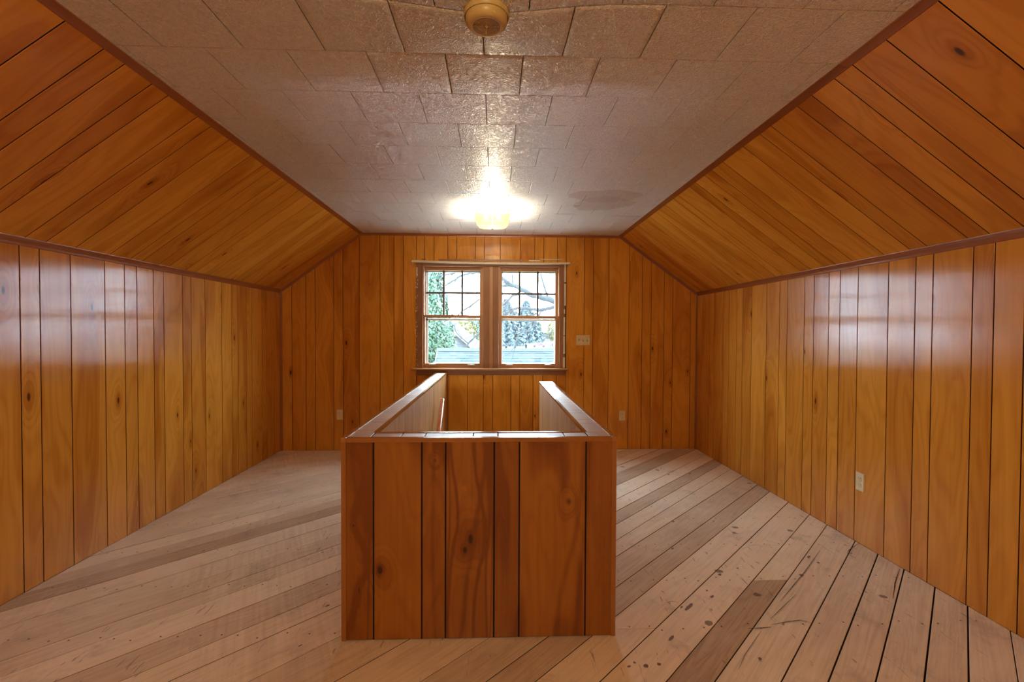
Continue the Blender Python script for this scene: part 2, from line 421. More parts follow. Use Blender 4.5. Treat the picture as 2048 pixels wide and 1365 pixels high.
panelled('ceiling_slope_right', 'right sloped ceiling of grooved panelling with mixed board tones', fr, SRY, RY, D, 0, lr, sr_tone)

# back gable wall with the window opening
WX0, WX1 = at_y(832, 640, D).x, at_y(1130.5, 640, D).x
WZ0, WZ1 = at_y(980, 741, D).z, at_y(980, 527, D).z
GB = [(XL, 0), (XR, 0), (XR, KZ), (CRX, CZ), (CL, CZ), (XL, KZ)]
bf = (V3((0, D, 0)), X, Z, -Y)
def gable(name, label, Yw, N, hole):
    G2_ = [(XL - .05, -.15), (XR + .05, -.15), (XR + .05, KZ), (CRX, CZ + .03), (CL, CZ + .03), (XL - .05, KZ)]
    w_ = None; pieces = minus_rect(G2_, hole) if hole else [G2_]
    mb = MB()
    for p in pieces:
        n = len(p); a = [V3((q[0], Yw, q[1])) - N * BT for q in p]; b = [q - N * .14 for q in a]
        mb.add(a + b, [tuple(range(n)), tuple(range(2 * n - 1, n - 1, -1))] + [(i, n + i, n + (i + 1) % n, (i + 1) % n) for i in range(n)])
    w_ = mb.build(name, M_GROOVE); w_['kind'] = 'structure'; w_['label'] = label
    return w_
HOLE = (WX0, WX1, WZ0, WZ1)
wall_back = gable('wall_back', 'gable end wall of vertical knotty panelling around the window', D, -Y, HOLE)
def xs(lst, y): return [at_y(x, y, D).x for x in lst]
BU = xs((583.5, 611.4, 630.1, 667.2, 685.9, 718.5, 760, 787.9, 806.5), 600) + [WX0 + .005] + \
     xs((849.3, 867.8, 895.7, 913.6, 950.7, 968.6, 1000.8, 1041.6, 1069.8, 1087.7, 1114.6), 500) + [WX1 + .008] + \
     xs((1168.4, 1186.3, 1217.6, 1258.1, 1284.5, 1302.6, 1328.4, 1345.9, 1381.2), 600)
BLOW = [WX0 + .005] + xs((861, 893, 935, 966.4, 985.6, 1021.7, 1039.5, 1066.2, 1085, 1112.6), 760) + [WX1 + .008]
bt_cut = []
def strip(a, b, zlo, zhi):
    p = clip(clip(GB, -1, 0, -(a + GAP / 2)), 1, 0, b - GAP / 2); p = clip(clip(p, 0, -1, -zlo), 0, 1, zhi) if p else p
    return p
js = [XL] + BU + [XR]
for a, b in zip(js[:-1], js[1:]):
    inside = WX0 - .01 < .5 * (a + b) < WX1 + .02
    p = strip(a, b, WZ1 if inside else 0, 9)
    if p:
        tn = 0 + .35 * random.random()
        if abs(.5 * (a + b) - at_y(702, 600, D).x) < .05: tn = .8
        board('board', minus_rect(p, HOLE), bf, M_PANEL, wall_back, t=BT, tone=tn)
for a, b in zip(BLOW[:-1], BLOW[1:]):
    p = strip(a, b, 0, WZ0)
    if p: board('board', [p], bf, M_PANEL, wall_back, t=BT, tone=.1 + .35 * random.random())
# gable behind the camera
wr = gable('wall_rear', 'gable wall at the near end of the attic, vertical wood panelling', RY, Y, None)
xr = XL
while xr < XR - .05:
    nx = min(xr + random.choice(PATT), XR)
    p = clip(clip(GB, -1, 0, -(xr + GAP / 2)), 1, 0, nx - GAP / 2)
    if p: board('board', [p], (V3((0, RY, 0)), X, Z, Y), M_PANEL, wr, t=BT, tone=.3 + .4 * random.random())
    xr = nx

# ceiling tiles, 12 inch, half-bond, drooping round the smoke detector
T, TX, TY = .3048, -.0452, 1.8483
DET = at_z(973, 20, CZ - .03)
cs = slab('ceiling', [V3((CL - .02, RY, CZ)), V3((CL - .02, D, CZ)), V3((CRX + .02, D, CZ)), V3((CRX + .02, RY, CZ))], -Z, .06, M_TJOINT, 'flat ceiling of square embossed off-white tiles with water stains')
def sag(x, y):
    r2 = (x - DET.x) ** 2 + ((y - DET.y) * .95) ** 2
    e = min(1, max(0, (1.846 - y) / .13)); e = e * e * (3 - 2 * e)
    return .042 * math.exp(-r2 / (2 * .2 ** 2)) * e
k = -16
while TY + (k - 1) * T < D:
    y0, y1 = TY + (k - 1) * T, TY + k * T
    off = 0 if k % 2 == 0 else .5
    i = -6
    while TX + (i + off) * T < CRX:
        x0 = TX + (i + off) * T; x1 = x0 + T
        a, b, c_, d_ = max(x0, CL), min(x1, CRX), max(y0, RY), min(y1, D)
        i += 1
        if b - a < .01 or d_ - c_ < .01: continue
        g = .0017; ch = .0015; th = .010
        droop = math.hypot(.5 * (a + b) - DET.x, .5 * (c_ + d_) - DET.y) < .62
        n = 14 if droop else 1
        rows = [(a + g + (b - a - 2 * g) * q / n) for q in range(n + 1)]; cols = [(c_ + g + (d_ - c_ - 2 * g) * q / n) for q in range(n + 1)]
        vv = []; ff = []
        ix0, ix1, iy0, iy1 = a + g, b - g, c_ + g, d_ - g
        for yy in cols:
            for xx in rows:
                px_ = min(max(xx, ix0 + ch), ix1 - ch); py_ = min(max(yy, iy0 + ch), iy1 - ch)
                vv.append((px_, py_, CZ - (sag(px_, py_) if droop else 0)))
        N1 = n + 1
        ff = [(r * N1 + q, (r + 1) * N1 + q, (r + 1) * N1 + q + 1, r * N1 + q + 1) for r in range(n) for q in range(n)]
        ring = list(range(0, N1)) + [r * N1 + n for r in range(1, N1)] + [n * N1 + q for q in range(n - 1, -1, -1)] + [r * N1 for r in range(n - 1, 0, -1)]
        L = len(ring); base = len(vv); full = [(xx, yy) for yy in cols for xx in rows]
        for dz in (ch, th):
            for q in ring:
                fx, fy = full[q]; vv.append((fx, fy, CZ + dz - (sag(fx, fy) if droop else 0)))
        for q in range(L):
            q2 = (q + 1) % L
            ff.append((ring[q], ring[q2], base + q2, base + q)); ff.append((base + q, base + q2, base + L + q2, base + L + q))
        o = obj('tile', vv, ff, M_TILE, cs)
        if droop:
            for fc in range(n * n): o.data.polygons[fc].use_smooth = True
    k += 1

# floor planks at 45 degrees over joists
fslab = MB()
WELL = (PL + PTH, PR - PTH, PF + PTH, PRE)
for p in minus_rect([(XL - .1, RY - .1), (XR + .1, RY - .1), (XR + .1, D + .1), (XL - .1, D + .1)], WELL):
    x0, x1 = min(q[0] for q in p), max(q[0] for q in p); y0, y1 = min(q[1] for q in p), max(q[1] for q in p)
    fslab.box((x0, y0, -.12), (x1, y1, -.019))
floor = fslab.build('floor', M_DARK); floor['kind'] = 'structure'; floor['label'] = 'bare floor of old softwood planks laid diagonally'
q2 = 2 ** -.5
def s_line(s, kk): return (s, kk)
SH = [(-1.423, .019), (-1.247, .019), (-1.115, .018), (-.941, .019), (-.762, .018), (-.632, .018), (-.452, .018), (-.325, .018), (-.196, .018), (-.066, .018), (.057, .018), (.19, .018)]
v_ = .19
while v_ < 3.5: v_ += random.choice((.13, .13, .18)); SH.append((v_, .018))
LO = [(s, 0) for s in (-5.6, -5.42, -5.24, -5.1, -4.92, -4.79, -4.61, -4.48, -4.34, -4.196, -4.043, -3.863, -3.74, -3.619, -3.468, -3.344, -3.20, -3.03, -2.858, -2.722, -2.598, -2.418, -2.243, -2.11, -1.893, -1.66)] + [SH[0]]
RO = [(s, 0) for s in (-3.6, -3.42, -3.29, -3.11, -2.98, -2.8, -2.63, -2.497, -2.362, -2.237, -2.059, -1.889, -1.76, -1.639, -1.511)] + [SH[0]]
# s = (x - y)/sqrt2, t = (x + y)/sqrt2; joint line s = s0 + k (t - 1.2)
def plank_poly(j0, j1, g):
    P = []
    for tt in (-4.5, 6.5):
        for (s0, kk), sg in ((j0, 1), (j1, -1)):
            P.append((s0 + kk * (tt - 1.2) + sg * g / 2, tt))
    P = [P[0], P[1], P[3], P[2]]
    P = [((s + t_) * q2, (t_ - s) * q2) for s, t_ in P]
    for a, b, c_ in ((1, 0, XR), (-1, 0, -XL), (0, 1, D), (0, -1, -RY)):
        if P: P = clip(P, a, b, c_)
    return P
ff_ = (V3((0, 0, 0)), X, Y, Z)
NAILS = MB()
def put_plank(P, tone, ends=()):
    "cut at butt joints (constant y over a joist)"
    cuts = sorted(ends); ys = [-9] + cuts + [9]
    for q in range(len(ys) - 1):
        p = clip(clip(P, 0, -1, -(ys[q] + .0008)), 0, 1, ys[q + 1] - .0008)
        if not p: continue
        ps = minus_rect(p, WELL)
        if not ps: continue
        tn = tone[q] if isinstance(tone, (list, tuple)) else tone
        board('plank', ps, ff_, M_FLOOR, floor, t=.019, ch=.0015, tone=tn, rot=(q2, -q2, q2, q2), lift=random.uniform(-.0012, .0004), edge=M_PEDGE)
TON = {-3.344: .85, -3.468: .62, -3.2: .35, -3.03: .4, -2.858: .5, -2.722: .45, -2.598: .22, -2.418: .55, -2.243: .3, -2.11: .3, -1.893: .4, -1.66: .28, -1.423: .52, -1.247: .62,
       -1.115: [.2, .15], -.941: [.12, .15], -.762: [.82, .15], -.632: .3, -.452: .42, -.325: .42, -.196: .36, -.066: .42, .057: .3, .19: .3, -3.619: .3, -3.74: .4, -3.863: .35, -4.043: .4, -4.196: .35}
TOR = {-2.63: .3, -2.497: .28, -2.362: .3, -2.237: .78, -2.059: .14, -1.889: .14, -1.76: .68, -1.639: .25, -1.511: .32}
ENDS = {-1.115: [2.03], -.941: [2.813], -.762: [2.41]}
def gapw(): return random.choice((.002, .003, .0035, .0045))
GW = {-.452: .005, -.325: .0065, -.196: .004, -.066: .008, -.632: .0045, -.762: .003, -.941: .004, -1.115: .0045, -1.247: .0035}
for lst, lim, tb in ((LO, 'L', TON), (RO, 'R', TOR), (SH, 'S', TON)):
    for j0, j1 in zip(lst[:-1], lst[1:]):
        P = plank_poly(j0, j1, GW.get(j0[0], .0032))
        if P and lim == 'L': P = clip(P, 1, 0, .46)
        if P and lim == 'R': P = clip(P, -1, 0, -.461)
        if not P: continue
        tn = tb.get(j0[0], random.uniform(.2, .6))
        put_plank(P, tn, ENDS.get(j0[0], ()) if lim != 'R' else ())
        wd = j1[0] - j0[0]
        for kk in range(-11, 9):                      # nail heads over each joist
            yj = 2.03 + kk * .4
            for fx in ((.2, .8) if wd < .15 else (.15, .5, .85)):
                s = j0[0] + wd * fx; yy = yj + random.uniform(-.018, .018); xx = yy + s / q2
                s2 = s + j0[1] * ((xx + yy) * q2 - 1.2); xx = yy + s2 / q2
                if not (XL + .02 < xx < XR - .02 and RY < yy < D - .02): continue
                if PL < xx < PR and yy > PF: continue
                if lim == 'L' and xx > .46 or lim == 'R' and xx < .46: continue
                NAILS.add([(xx + .0045 * math.cos(a_ * 1.047), yy + .0045 * math.sin(a_ * 1.047), .0007) for a_ in range(6)], [(0, 1, 2, 3, 4, 5)])
nl = NAILS.build('nail_heads', M_NAIL, floor); nl['kind'] = 'stuff'

# splits, saw cuts and old paint marks in the planks
M_CRACK = plain('crack_dark', (.05, .025, .015), .9)
M_STAIN = plain('old_paint_mark', (.19, .115, .10), .6)
for pts, wd in (([(1640, 1101), (1609, 1145), (1588, 1170), (1561, 1203)], .0035), ([(1591, 1190), (1560, 1220), (1542, 1238)], .003), ([(1496, 1257.5), (1520, 1257), (1543, 1255)], .006),
                ([(1543, 1250), (1570, 1245), (1600, 1241), (1622, 1246)], .004), ([(1523, 1262), (1505, 1288), (1490, 1310), (1477, 1340)], .0022), ([(1799, 1139), (1790, 1167), (1786, 1198)], .005),
                ([(1720, 1085), (1699, 1100), (1694, 1107)], .004), ([(1332, 1207), (1345, 1203), (1358, 1206)], .003), ([(1460, 1083), (1485, 1098), (1510, 1090)], .002), ([(620, 1180), (640, 1168)], .004)):
    P = [at_z(x, y, .0012) for x, y in pts]; vv = []
    for i, p in enumerate(P):
        t_ = (P[min(i + 1, len(P) - 1)] - P[max(i - 1, 0)]).normalized(); n_ = V3((-t_.y, t_.x, 0)) * (wd / 2 * (.35 if i in (0, len(P) - 1) else 1))
        vv += [p - n_, p + n_]
    obj('split', vv, [(2 * i, 2 * i + 2, 2 * i + 3, 2 * i + 1) for i in range(len(P) - 1)], M_CRACK, floor)
for x, y, a, b in ((1378, 1214, .085, .018), (1440, 1150, .028, .018), (1424, 1194, .03, .016), (1414, 1182, .018, .012), (1342, 1277, .045, .016), (1258, 1334, .018, .012), (1292, 1333, .022, .018), (1318, 1329, .018, .018), (1269, 1326, .014, .012),
                   (1520, 1318, .022, .014), (1602, 1151, .028, .020), (1617, 1114, .04, .012), (1637, 1126, .018, .014), (1475, 1137, .02, .012), (1363, 1215, .022, .010), (1702, 1107, .02, .012), (1347, 1044, .03, .015), (1303, 1013, .016, .014), (1345, 1098, .03, .012),
                   (1322, 938, .03, .012), (1337, 950, .035, .014), (1380, 948, .06, .014), (1427, 1043, .02, .012), (655, 1212, .03, .014), (600, 1292, .02, .01), (645, 1105, .02, .008)):
    p = at_z(x, y, .0011); vv = []
    for q in range(10):
        an = q * .6283; rr = random.uniform(.7, 1.2); u_, w_ = a * .5 * math.cos(an) * rr, b * .5 * math.sin(an) * rr
        vv.append((p.x + (u_ - w_) * q2, p.y + (u_ + w_) * q2, p.z))
    obj('paint_mark', vv, [tuple(range(10))], M_STAIN, floor)
# mouldings
def moulding(name, p, q, A, B, label, wd=.026, th=.012):
    "small cove: A and B are the two face directions away from the corner, tangent to the surfaces"
    prof = [(0, 0), (wd, 0), (wd, .004), (wd * .72, .008), (wd * .62, .010), (wd * .42, .016), (.016, wd * .42), (.010, wd * .62), (.008, wd * .72), (.004, wd), (0, wd)]
    L = (q - p).length; mb = MB(); mb.sweep(prof, [p, q], frames=[(A, B)] * 2)
    uv = []
    for i in range(2):
        run = 0
        for j, (a, b) in enumerate(prof): uv.append(((a + b) * 1.0, i * L))
    o = obj(name, mb.v, mb.f, M_TRIM, uvs=np.array(uv) + np.array([[random.uniform(0, 9), random.uniform(0, 9)]]), color=(random.uniform(.3, .6), .5, .5))
    o['kind'] = 'structure'; o['label'] = label
    return o
VL, VR = fl[2], fr[2]
nt = [0]
def tr(p, q, A, B, label, wd=.026):
    nt[0] += 1; return moulding('trim_%d' % nt[0], V3(p), V3(q), A, B, label, wd)
for (y0, y1, lb) in ((RY, 2.905, 'near length of the moulding between left wall and left slope'), (2.906, D, 'far length of the moulding between left wall and left slope')):
    tr((XL, y0, KZ), (XL, y1, KZ), -Z, VL, lb)
for (y0, y1, lb) in ((RY, 3.3, 'near length of the moulding between right wall and right slope'), (3.301, D, 'far length of the moulding between right wall and right slope')):
    tr((XR, y0, KZ), (XR, y1, KZ), -Z, VR, lb)
for (y0, y1, lb) in ((RY, 1.86, 'near length of the moulding between left slope and ceiling'), (1.861, D, 'far length of the moulding between left slope and ceiling')):
    tr((CL, y0, CZ), (CL, y1, CZ), -VL, X, lb, .024)
for (y0, y1, lb) in ((RY, 1.85, 'near length of the moulding between right slope and ceiling'), (1.851, D, 'far length of the moulding between right slope and ceiling')):
    tr((CRX, y0, CZ), (CRX, y1, CZ), -VR, -X, lb, .024)
tr((XL, D, KZ), (CL, D, CZ), -Y, fl[3], 'raking moulding where the left slope meets the gable wall', .022)
tr((XR, D, KZ), (CRX, D, CZ), -Y, fr[3], 'raking moulding where the right slope meets the gable wall', .022)
tr((CL, D, CZ), (CRX, D, CZ), -Y, -Z, 'moulding between flat ceiling and gable wall above the window', .024)
tr((XL, D, 0), (XL, D, KZ), X, -Y, 'upright corner moulding where left wall meets gable wall', .022)
tr((XR, D, 0), (XR, D, KZ), -X, -Y, 'upright corner moulding where right wall meets gable wall', .016)

# ------------------------------------------------------------------ window: casing, sill, two double-hung units
def rect(x0, y0, x1, y1, Yd=D):
    "pixel rectangle on the wall plane -> (x0, x1, z0, z1)"
    a, b = at_y(x0, (y0 + y1) / 2, Yd), at_y(x1, (y0 + y1) / 2, Yd); c_, d_ = at_y((x0 + x1) / 2, y0, Yd), at_y((x0 + x1) / 2, y1, Yd)
    return a.x, b.x, d_.z, c_.z
def uvbox(name, boxes, mat, parent=None, bev=.002, color=(.5, .5, .5), vert=True):
    "bevelled boxes in one mesh with wood UVs along their long axis"
    mb = MB(); uv = []
    for a, b in boxes:
        n0 = len(mb.v); mb.box(a, b, bev)
        d = [abs(b[i] - a[i]) for i in range(3)]; ax = d.index(max(d)); o1, o2 = [i for i in range(3) if i != ax]
        ou, ov = random.uniform(0, 20), random.uniform(0, 20)
        uv += [(p[o1] + p[o2] * .7 + ou, p[ax] + ov) for p in mb.v[n0:]]
    return obj(name, mb.v, mb.f, mat, parent, uvs=uv, color=color)
ZT = WZ1
zs = at_y(980, 740.5, D).z; zst = at_y(980, 736.8, D).z              # stool underside / top
nt[0] += 1
x_a, x_b = at_y(823.5, 738, D).x, at_y(1135, 741, D).x
stool = uvbox('trim_%d' % nt[0], [((x_a, D - .055, zs), (x_b, D + .13, zst))], M_SASH, bev=.004, color=(.5, .5, .5))
tag(stool, 'long wooden window stool below both sashes', kind='structure')
nt[0] += 1
apr = uvbox('trim_%d' % nt[0], [((WX0 + .003, D - .014, at_y(980, 750.5, D).z), (WX1 - .003, D + .02, zs))], M_CASE, color=(.85, .5, .5))
tag(apr, 'dark wooden apron under the window stool', kind='structure')
for x0, x1 in ((893, 921), (925, 936)):
    r = rect(x0, 741.5, x1, 743.5); uvbox('paint_patch', [((r[0], D - .0152, r[2]), (r[1], D - .0138, r[3]))], M_TRIM, apr, 0, (.1, .5, .5))
# casing and frame
def case_piece(name, x0, x1, z0, z1, y0, y1, label, tone=.5, mat=None):
    nt[0] += 1
    o = uvbox('trim_%d' % nt[0], [((x0, y0, z0), (x1, y1, z1))], mat or M_CASE, color=(tone, .5, .5)); tag(o, label, kind='structure'); return o
xl0, xl1 = WX0, at_y(845.5, 640, D).x
xr0, xr1 = at_y(1118.8, 640, D).x, WX1
xm0, xm1 = at_y(966.3, 640, D).x, at_y(997.2, 640, D).x
zh0 = at_y(980, 533.5, D).z
cl_ = case_piece('c', xl0, xl1, zst, ZT, D - .006, D + .13, 'left side jamb of the window with old paint flecks', .6)
cr_ = case_piece('c', xr0, xr1, zst, ZT, D - .006, D + .13, 'right side jamb of the window with strips of white paint', .35)
cm_ = case_piece('c', xm0, xm1, zst, ZT, D + .004, D + .13, 'wide wooden mullion between the two sash windows', .6)
uvbox('mullion_strip', [((at_y(979, 640, D).x, D - .002, zst), (at_y(985.3, 640, D).x, D + .004, zh0))], M_SASH, cm_, .001, (.25, .5, .5))
ch_ = case_piece('c', xl0, xr1, zh0, ZT, D - .004, D + .13, 'wooden head piece of the window frame', .5)
for y0, y1, x0, x1 in ((528, 564.5, 1128.6, 1131.6), (568, 612, 1128.4, 1131.4), (619, 628, 1127.6, 1130), (635, 671, 1126.8, 1130.2), (672.6, 708, 1126.4, 1130), (715, 736, 1125.6, 1129.8)):
    r = rect(x0, y0, x1, y1); uvbox('paint_strip', [((r[0], D - .0085, r[2]), (r[1], D - .005, r[3]))], M_WHITE, cr_, .0008)
fl_ = MB()
for _ in range(46):
    y0 = random.uniform(545, 735); x0 = random.choice((831.5, 833, 835)) + random.uniform(-.4, .4); L = random.uniform(.8, 3.5)
    r = rect(x0, y0, x0 + random.uniform(.5, 1.1), y0 + L); fl_.box((r[0], D - .0072, r[2]), (r[1], D - .0055, r[3]))
r = rect(833, 535, 835, 552); fl_.box((r[0], D - .0072, r[2]), (r[1], D - .0055, r[3]))
o = fl_.build('paint_flecks', M_WHITE, cl_); o['kind'] = 'stuff'
for x0, x1, y0, y1, mt in ((1058, 1080, 520.8, 523, M_WHITE), (1080, 1125, 518.4, 520, M_METAL), (843, 852, 518, 519.5, M_TRIM), (877, 1050, 519, 523, M_CASE)):
    r = rect(x0, y0, x1, y1); uvbox('paint_remnant', [((r[0], D - .004, r[2]), (r[1], D + .0, r[3]))], mt, ch_, .0005, (.3, .5, .5))

def sash_unit(nm, label, X0, X1, up, lo, mun, mh, lifts, lock, cz):
    "X0,X1 outer pixel edges; up/lo = glass rectangles in pixels"
    root = empty(nm, (0, 0, 0)); root['kind'] = 'structure'; root['label'] = label
    Yl, Yu = D + .022, D + .062                           # faces of the lower and the upper sash
    def fr_(name, g, ox0, ox1, oz0, oz1, Yf, tone):
        x0, x1, z0, z1 = g
        return uvbox(name, [((ox0, Yf, oz0), (x0, Yf + .034, oz1)), ((x1, Yf, oz0), (ox1, Yf + .034, oz1)),
                            ((x0, Yf, oz0), (x1, Yf + .034, z0)), ((x0, Yf, z1), (x1, Yf + .034, oz1))], M_SASH, root, .002, (tone, .5, .5))
    gu = rect(*up, Yu); gl = rect(*lo, Yl)
    ox0, ox1 = at_y(X0, 680, Yl).x, at_y(X1, 680, Yl).x
    us = fr_('upper_sash', gu, at_y(X0 + 2, 590, Yu).x, at_y(X1 - 1, 590, Yu).x, gl[3] + .012, zh0, Yu, .45)
    ls = fr_('lower_sash', gl, ox0, ox1, zst, at_y(980, up[3] + .3, Yl).z, Yl, .4)
    # muntins and panes
    xs_ = [gu[0]] + [at_y(q, 586, Yu).x for q in mun] + [gu[1]]; zm = at_y(980, mh, Yu).z
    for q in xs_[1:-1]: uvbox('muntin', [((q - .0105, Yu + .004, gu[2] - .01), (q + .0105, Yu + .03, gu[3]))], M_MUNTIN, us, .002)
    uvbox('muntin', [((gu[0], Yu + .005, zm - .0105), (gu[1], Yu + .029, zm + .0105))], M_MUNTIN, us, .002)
    for a, b in zip(xs_[:-1], xs_[1:]):
        for c_, d_ in ((gu[2] - .01, zm), (zm, gu[3])):
            uvbox('pane', [((a, Yu + .016, c_), (b, Yu + .019, d_))], M_GLASS, us, 0)
    uvbox('pane', [((gl[0] - .004, Yl + .016, gl[2] - .004), (gl[1] + .004, Yl + .019, gl[3] + .004))], M_GLASS, ls, 0)
    for q in lifts:
        a, b = at_y(q[0], q[2], Yl), at_y(q[1], q[2], Yl); mb = MB()
        mb.box((a.x, Yl - .003, a.z - .010), (b.x, Yl, a.z + .010)); mb.box((a.x + .008, Yl - .022, a.z - .003), (b.x - .008, Yl - .002, a.z + .004), .002)
        mb.build('sash_lift', M_METAL, ls)
    p = at_y(lock[0], lock[1] + 1.5, Yl); mb = MB()
    mb.box((p.x - .03, Yl + .004, p.z - .004), (p.x + .03, Yl + .03, p.z + .004), .002); mb.lathe([(0, .0), (.012, .0), (.012, .012), (0, .014)], (p.x, Yl + .016, p.z), 12)
    mb.box((p.x - .034, Yl + .006, p.z + .009), (p.x - .002, Yl + .014, p.z + .016), .002)
    mb.build('sash_lock', M_METAL, root)
    # parting stops at the sides, light edge
    st = MB()
    uvbox('stop', [((at_y(X0 - .6, 590, D).x, D + .004, at_y(980, up[3] + 1, D).z), (at_y(X0 + 2.4, 590, D).x, D + .06, zh0 + .008)),
                   ((at_y(X1 - 1.2, 590, D).x, D + .004, at_y(980, up[3] + 1, D).z), (at_y(X1 + .4, 590, D).x, D + .06, zh0 + .008))], M_SASH, root, .001, (.05, .5, .5))
    # storm window outside
    ys = D + .115; e = .006
    sx0, sx1, sz0, sz1 = ox0 + .01, ox1 - .01, zst, zh0
    w2 = .038; rail = at_y(980, 640, ys).z
    sb = MB()
    for a, b in (((sx0, sz0), (sx0 + w2 * .9, sz1)), ((sx1 - w2 * .9, sz0), (sx1, sz1)), ((sx0, sz1 - .055), (sx1, sz1)), ((sx0, sz0), (sx1, sz0 + .03)), ((sx0, rail - .012), (sx1, rail + .012))):
        sb.box((a[0], ys, a[1]), (b[0], ys + .02, b[1]), .002)
    s_ = sb.build('storm_frame', M_STORM, root)
    uvbox('storm_pane', [((sx0 + .02, ys + .009, sz0 + .02), (sx1 - .02, ys + .011, sz1 - .03))], M_GLASS, root, 0)
    return root
sash_unit('window_1', 'left double-hung window with six small panes above one large pane', 845.5, 966.3, (852, 541.3, 960.1, 630.6), (850.2, 636.2, 958.9, 727.2),
          (887.5, 924.4), 586.6, ((857.5, 872.5, 729), (935, 950, 729.8)), (904.4, 629.3), 0)
sash_unit('window_2', 'right double-hung window with six small panes above one large pane', 997.2, 1118.8, (1003.4, 543.4, 1110.6, 631.8), (1003, 637.8, 1110.3, 728),
          (1039.1, 1075.5), 587.6, ((1011.5, 1025.5, 730), (1088.5, 1103, 730)), (1055.6, 630), 0)
# daylight sampling at the opening (portal: emits nothing)
pl = bpy.data.lights.new('window_portal', 'AREA'); pl.shape = 'RECTANGLE'; pl.size = WX1 - WX0; pl.size_y = WZ1 - WZ0
pl.cycles.is_portal = True
po = bpy.data.objects.new('window_portal', pl); COL.objects.link(po); po.location = ((WX0 + WX1) / 2, D + .16, (WZ0 + WZ1) / 2); po.rotation_euler = (math.radians(-90), 0, 0)

# curtain rod
ra, rb = at_y(824, 522.5, D - .055), at_y(1139.5, 527.2, D - .055)
rod = empty('curtain_rod', (0, 0, 0)); tag(rod, 'cream enamelled flat curtain rod across the head of the window', 'curtain rod')
dv = (rb - ra).normalized(); uz = Y.cross(dv).normalized() * -1
mb = MB(); prof = [(-.004, -.011), (-.006, -.005), (-.0055, .006), (-.003, .0115), (.003, .0115), (.003, -.011)]
bow = [ra + (rb - ra) * q - Z * (.012 * 4 * q * (1 - q)) for q in [i / 8 for i in range(9)]]
mb.sweep(prof, bow, frames=[(Y, Z)] * 9); mb.build('rod', M_ROD, rod)
for p in (ra, rb):
    MB().box((p.x - .004, p.y - .004, p.z - .010), (p.x + .004, D - .001, p.z + .010), .001).build('return_arm', M_ROD, rod)
    MB().box((p.x - .008, D - .006, p.z - .028), (p.x + .008, D, p.z - .004), .001).build('bracket', M_METAL, rod)

# ------------------------------------------------------------------ half wall round the stairs
hw = empty('stair_half_wall', (0, PF, 0)); tag(hw, 'U-shaped panelled half wall guarding the stair opening', 'half wall')
HWO = V3((0, -PF, 0))
def hboard(name, polys, frame, mat, t=.005, ch=.001, tone=.5, uoff=None, lift=0):
    O, U, V, N = frame
    return board(name, polys, (O + HWO, U, V, N), mat, hw, t=t, ch=ch, tone=tone, uoff=uoff, lift=lift)
core = MB(); e = .006
for a, b in (((PL + e, PF + e), (PR - e, PF + PTH - e)), ((PL + e, PF + PTH - e), (PL + PTH - e, D - .002)), ((PR - PTH + e, PF + PTH - e), (PR - e, PRE - .004))):
    core.box((a[0], a[1] - PF, -.0), (b[0], b[1] - PF, PT - e))
    core.box((a[0], a[1] - PF, -1.4), (b[0], b[1] - PF, -.019)) if a[0] < 9 else None
core.build('core', M_GROOVE, hw)
G2 = .0062
# front face
fx = [at_y(x, 1080, PF).x for x in (747, 843.5, 891, 988, 1038.3, 1171)]
fj = [PL + .012] + fx + [PR - .012]
ft = [.72, .28, .62, .5, .72, .26, .62]
ff2 = (V3((0, PF, 0)), X, Z, -Y)
for i in range(7):
    a, b = fj[i] + (G2 / 2 if i else 0), fj[i + 1] - (G2 / 2 if i < 6 else 0)
    hboard('board', [[(a, .004), (b, .004), (b, PT - .004), (a, PT - .004)]], ff2, M_FRONT, tone=ft[i], uoff=(0, 0))
# outer and inner sides
def side(frame, lo, hi, z0, z1, mat, w_, lo_t=.3, hi_t=.6):
    a = lo
    while a < hi - .01:
        b = min(a + random.choice(w_), hi)
        if hi - b < .03: b = hi
        hboard('board', [[(a + .002, z0), (b - .002, z0), (b - .002, z1), (a + .002, z1)]], frame, mat, tone=random.uniform(lo_t, hi_t)); a = b
side((V3((PL, 0, 0)), Y, Z, -X), PF + .012, D - .002, .003, PT - .004, M_PANEL, PATT)
side((V3((PR, 0, 0)), Y, Z, X), PF + .012, PRE, .003, PT - .004, M_PANEL, PATT)
side((V3((PL + PTH, 0, 0)), Y, Z, X), PF + PTH, D - .002, .003, PT - .004, M_INNER, PATT)
side((V3((PR - PTH, 0, 0)), Y, Z, -X), PF + PTH, PRE, .003, PT - .004, M_INNER, PATT)
side((V3((0, PF + PTH, 0)), X, Z, Y), PL + PTH, PR - PTH, .003, PT - .004, M_INNER, PATT)
side((V3((0, PRE, 0)), X, Z, Y), PR - PTH + .006, PR - .006, .003, PT - .004, M_PANEL, [.2])
# cap, cut from the same grooved sheet
cf = (V3((0, 0, PT)), X, Y, Z)
def cap(p, tone): hboard('cap_board', [p], cf, M_CAP, tone=tone)
def cap_arm(x0, x1, y0, y1, cuts, along):
    c_ = [y0] + sorted(q for q in cuts if y0 + .01 < q < y1 - .01) + [y1]
    for a, b in zip(c_[:-1], c_[1:]):
        g = .002
        cap([(x0, a + g), (x1, a + g), (x1, b - g), (x0, b - g)] if along else [(a + g, x0), (b - g, x0), (b - g, x1), (a + g, x1)], random.uniform(.3, .6))
lc = [at_z(x, y, PT).y for x, y in ((718.8, 861.4), (745.3, 844.9), (754.3, 838.1), (773.3, 824.8), (789.2, 813.4), (796.7, 808.9), (802, 803), (811.9, 795.2), (816, 791.5), (824, 784.7), (833, 780.6), (846.7, 772.5))]
rc = [at_z(x, y, PT).y for x, y in ((1199, 864), (1183, 847.4), (1174.2, 839.9), (1157.4, 826), (1153, 820.9), (1140.5, 805.5), (1133, 800), (1130, 796))]
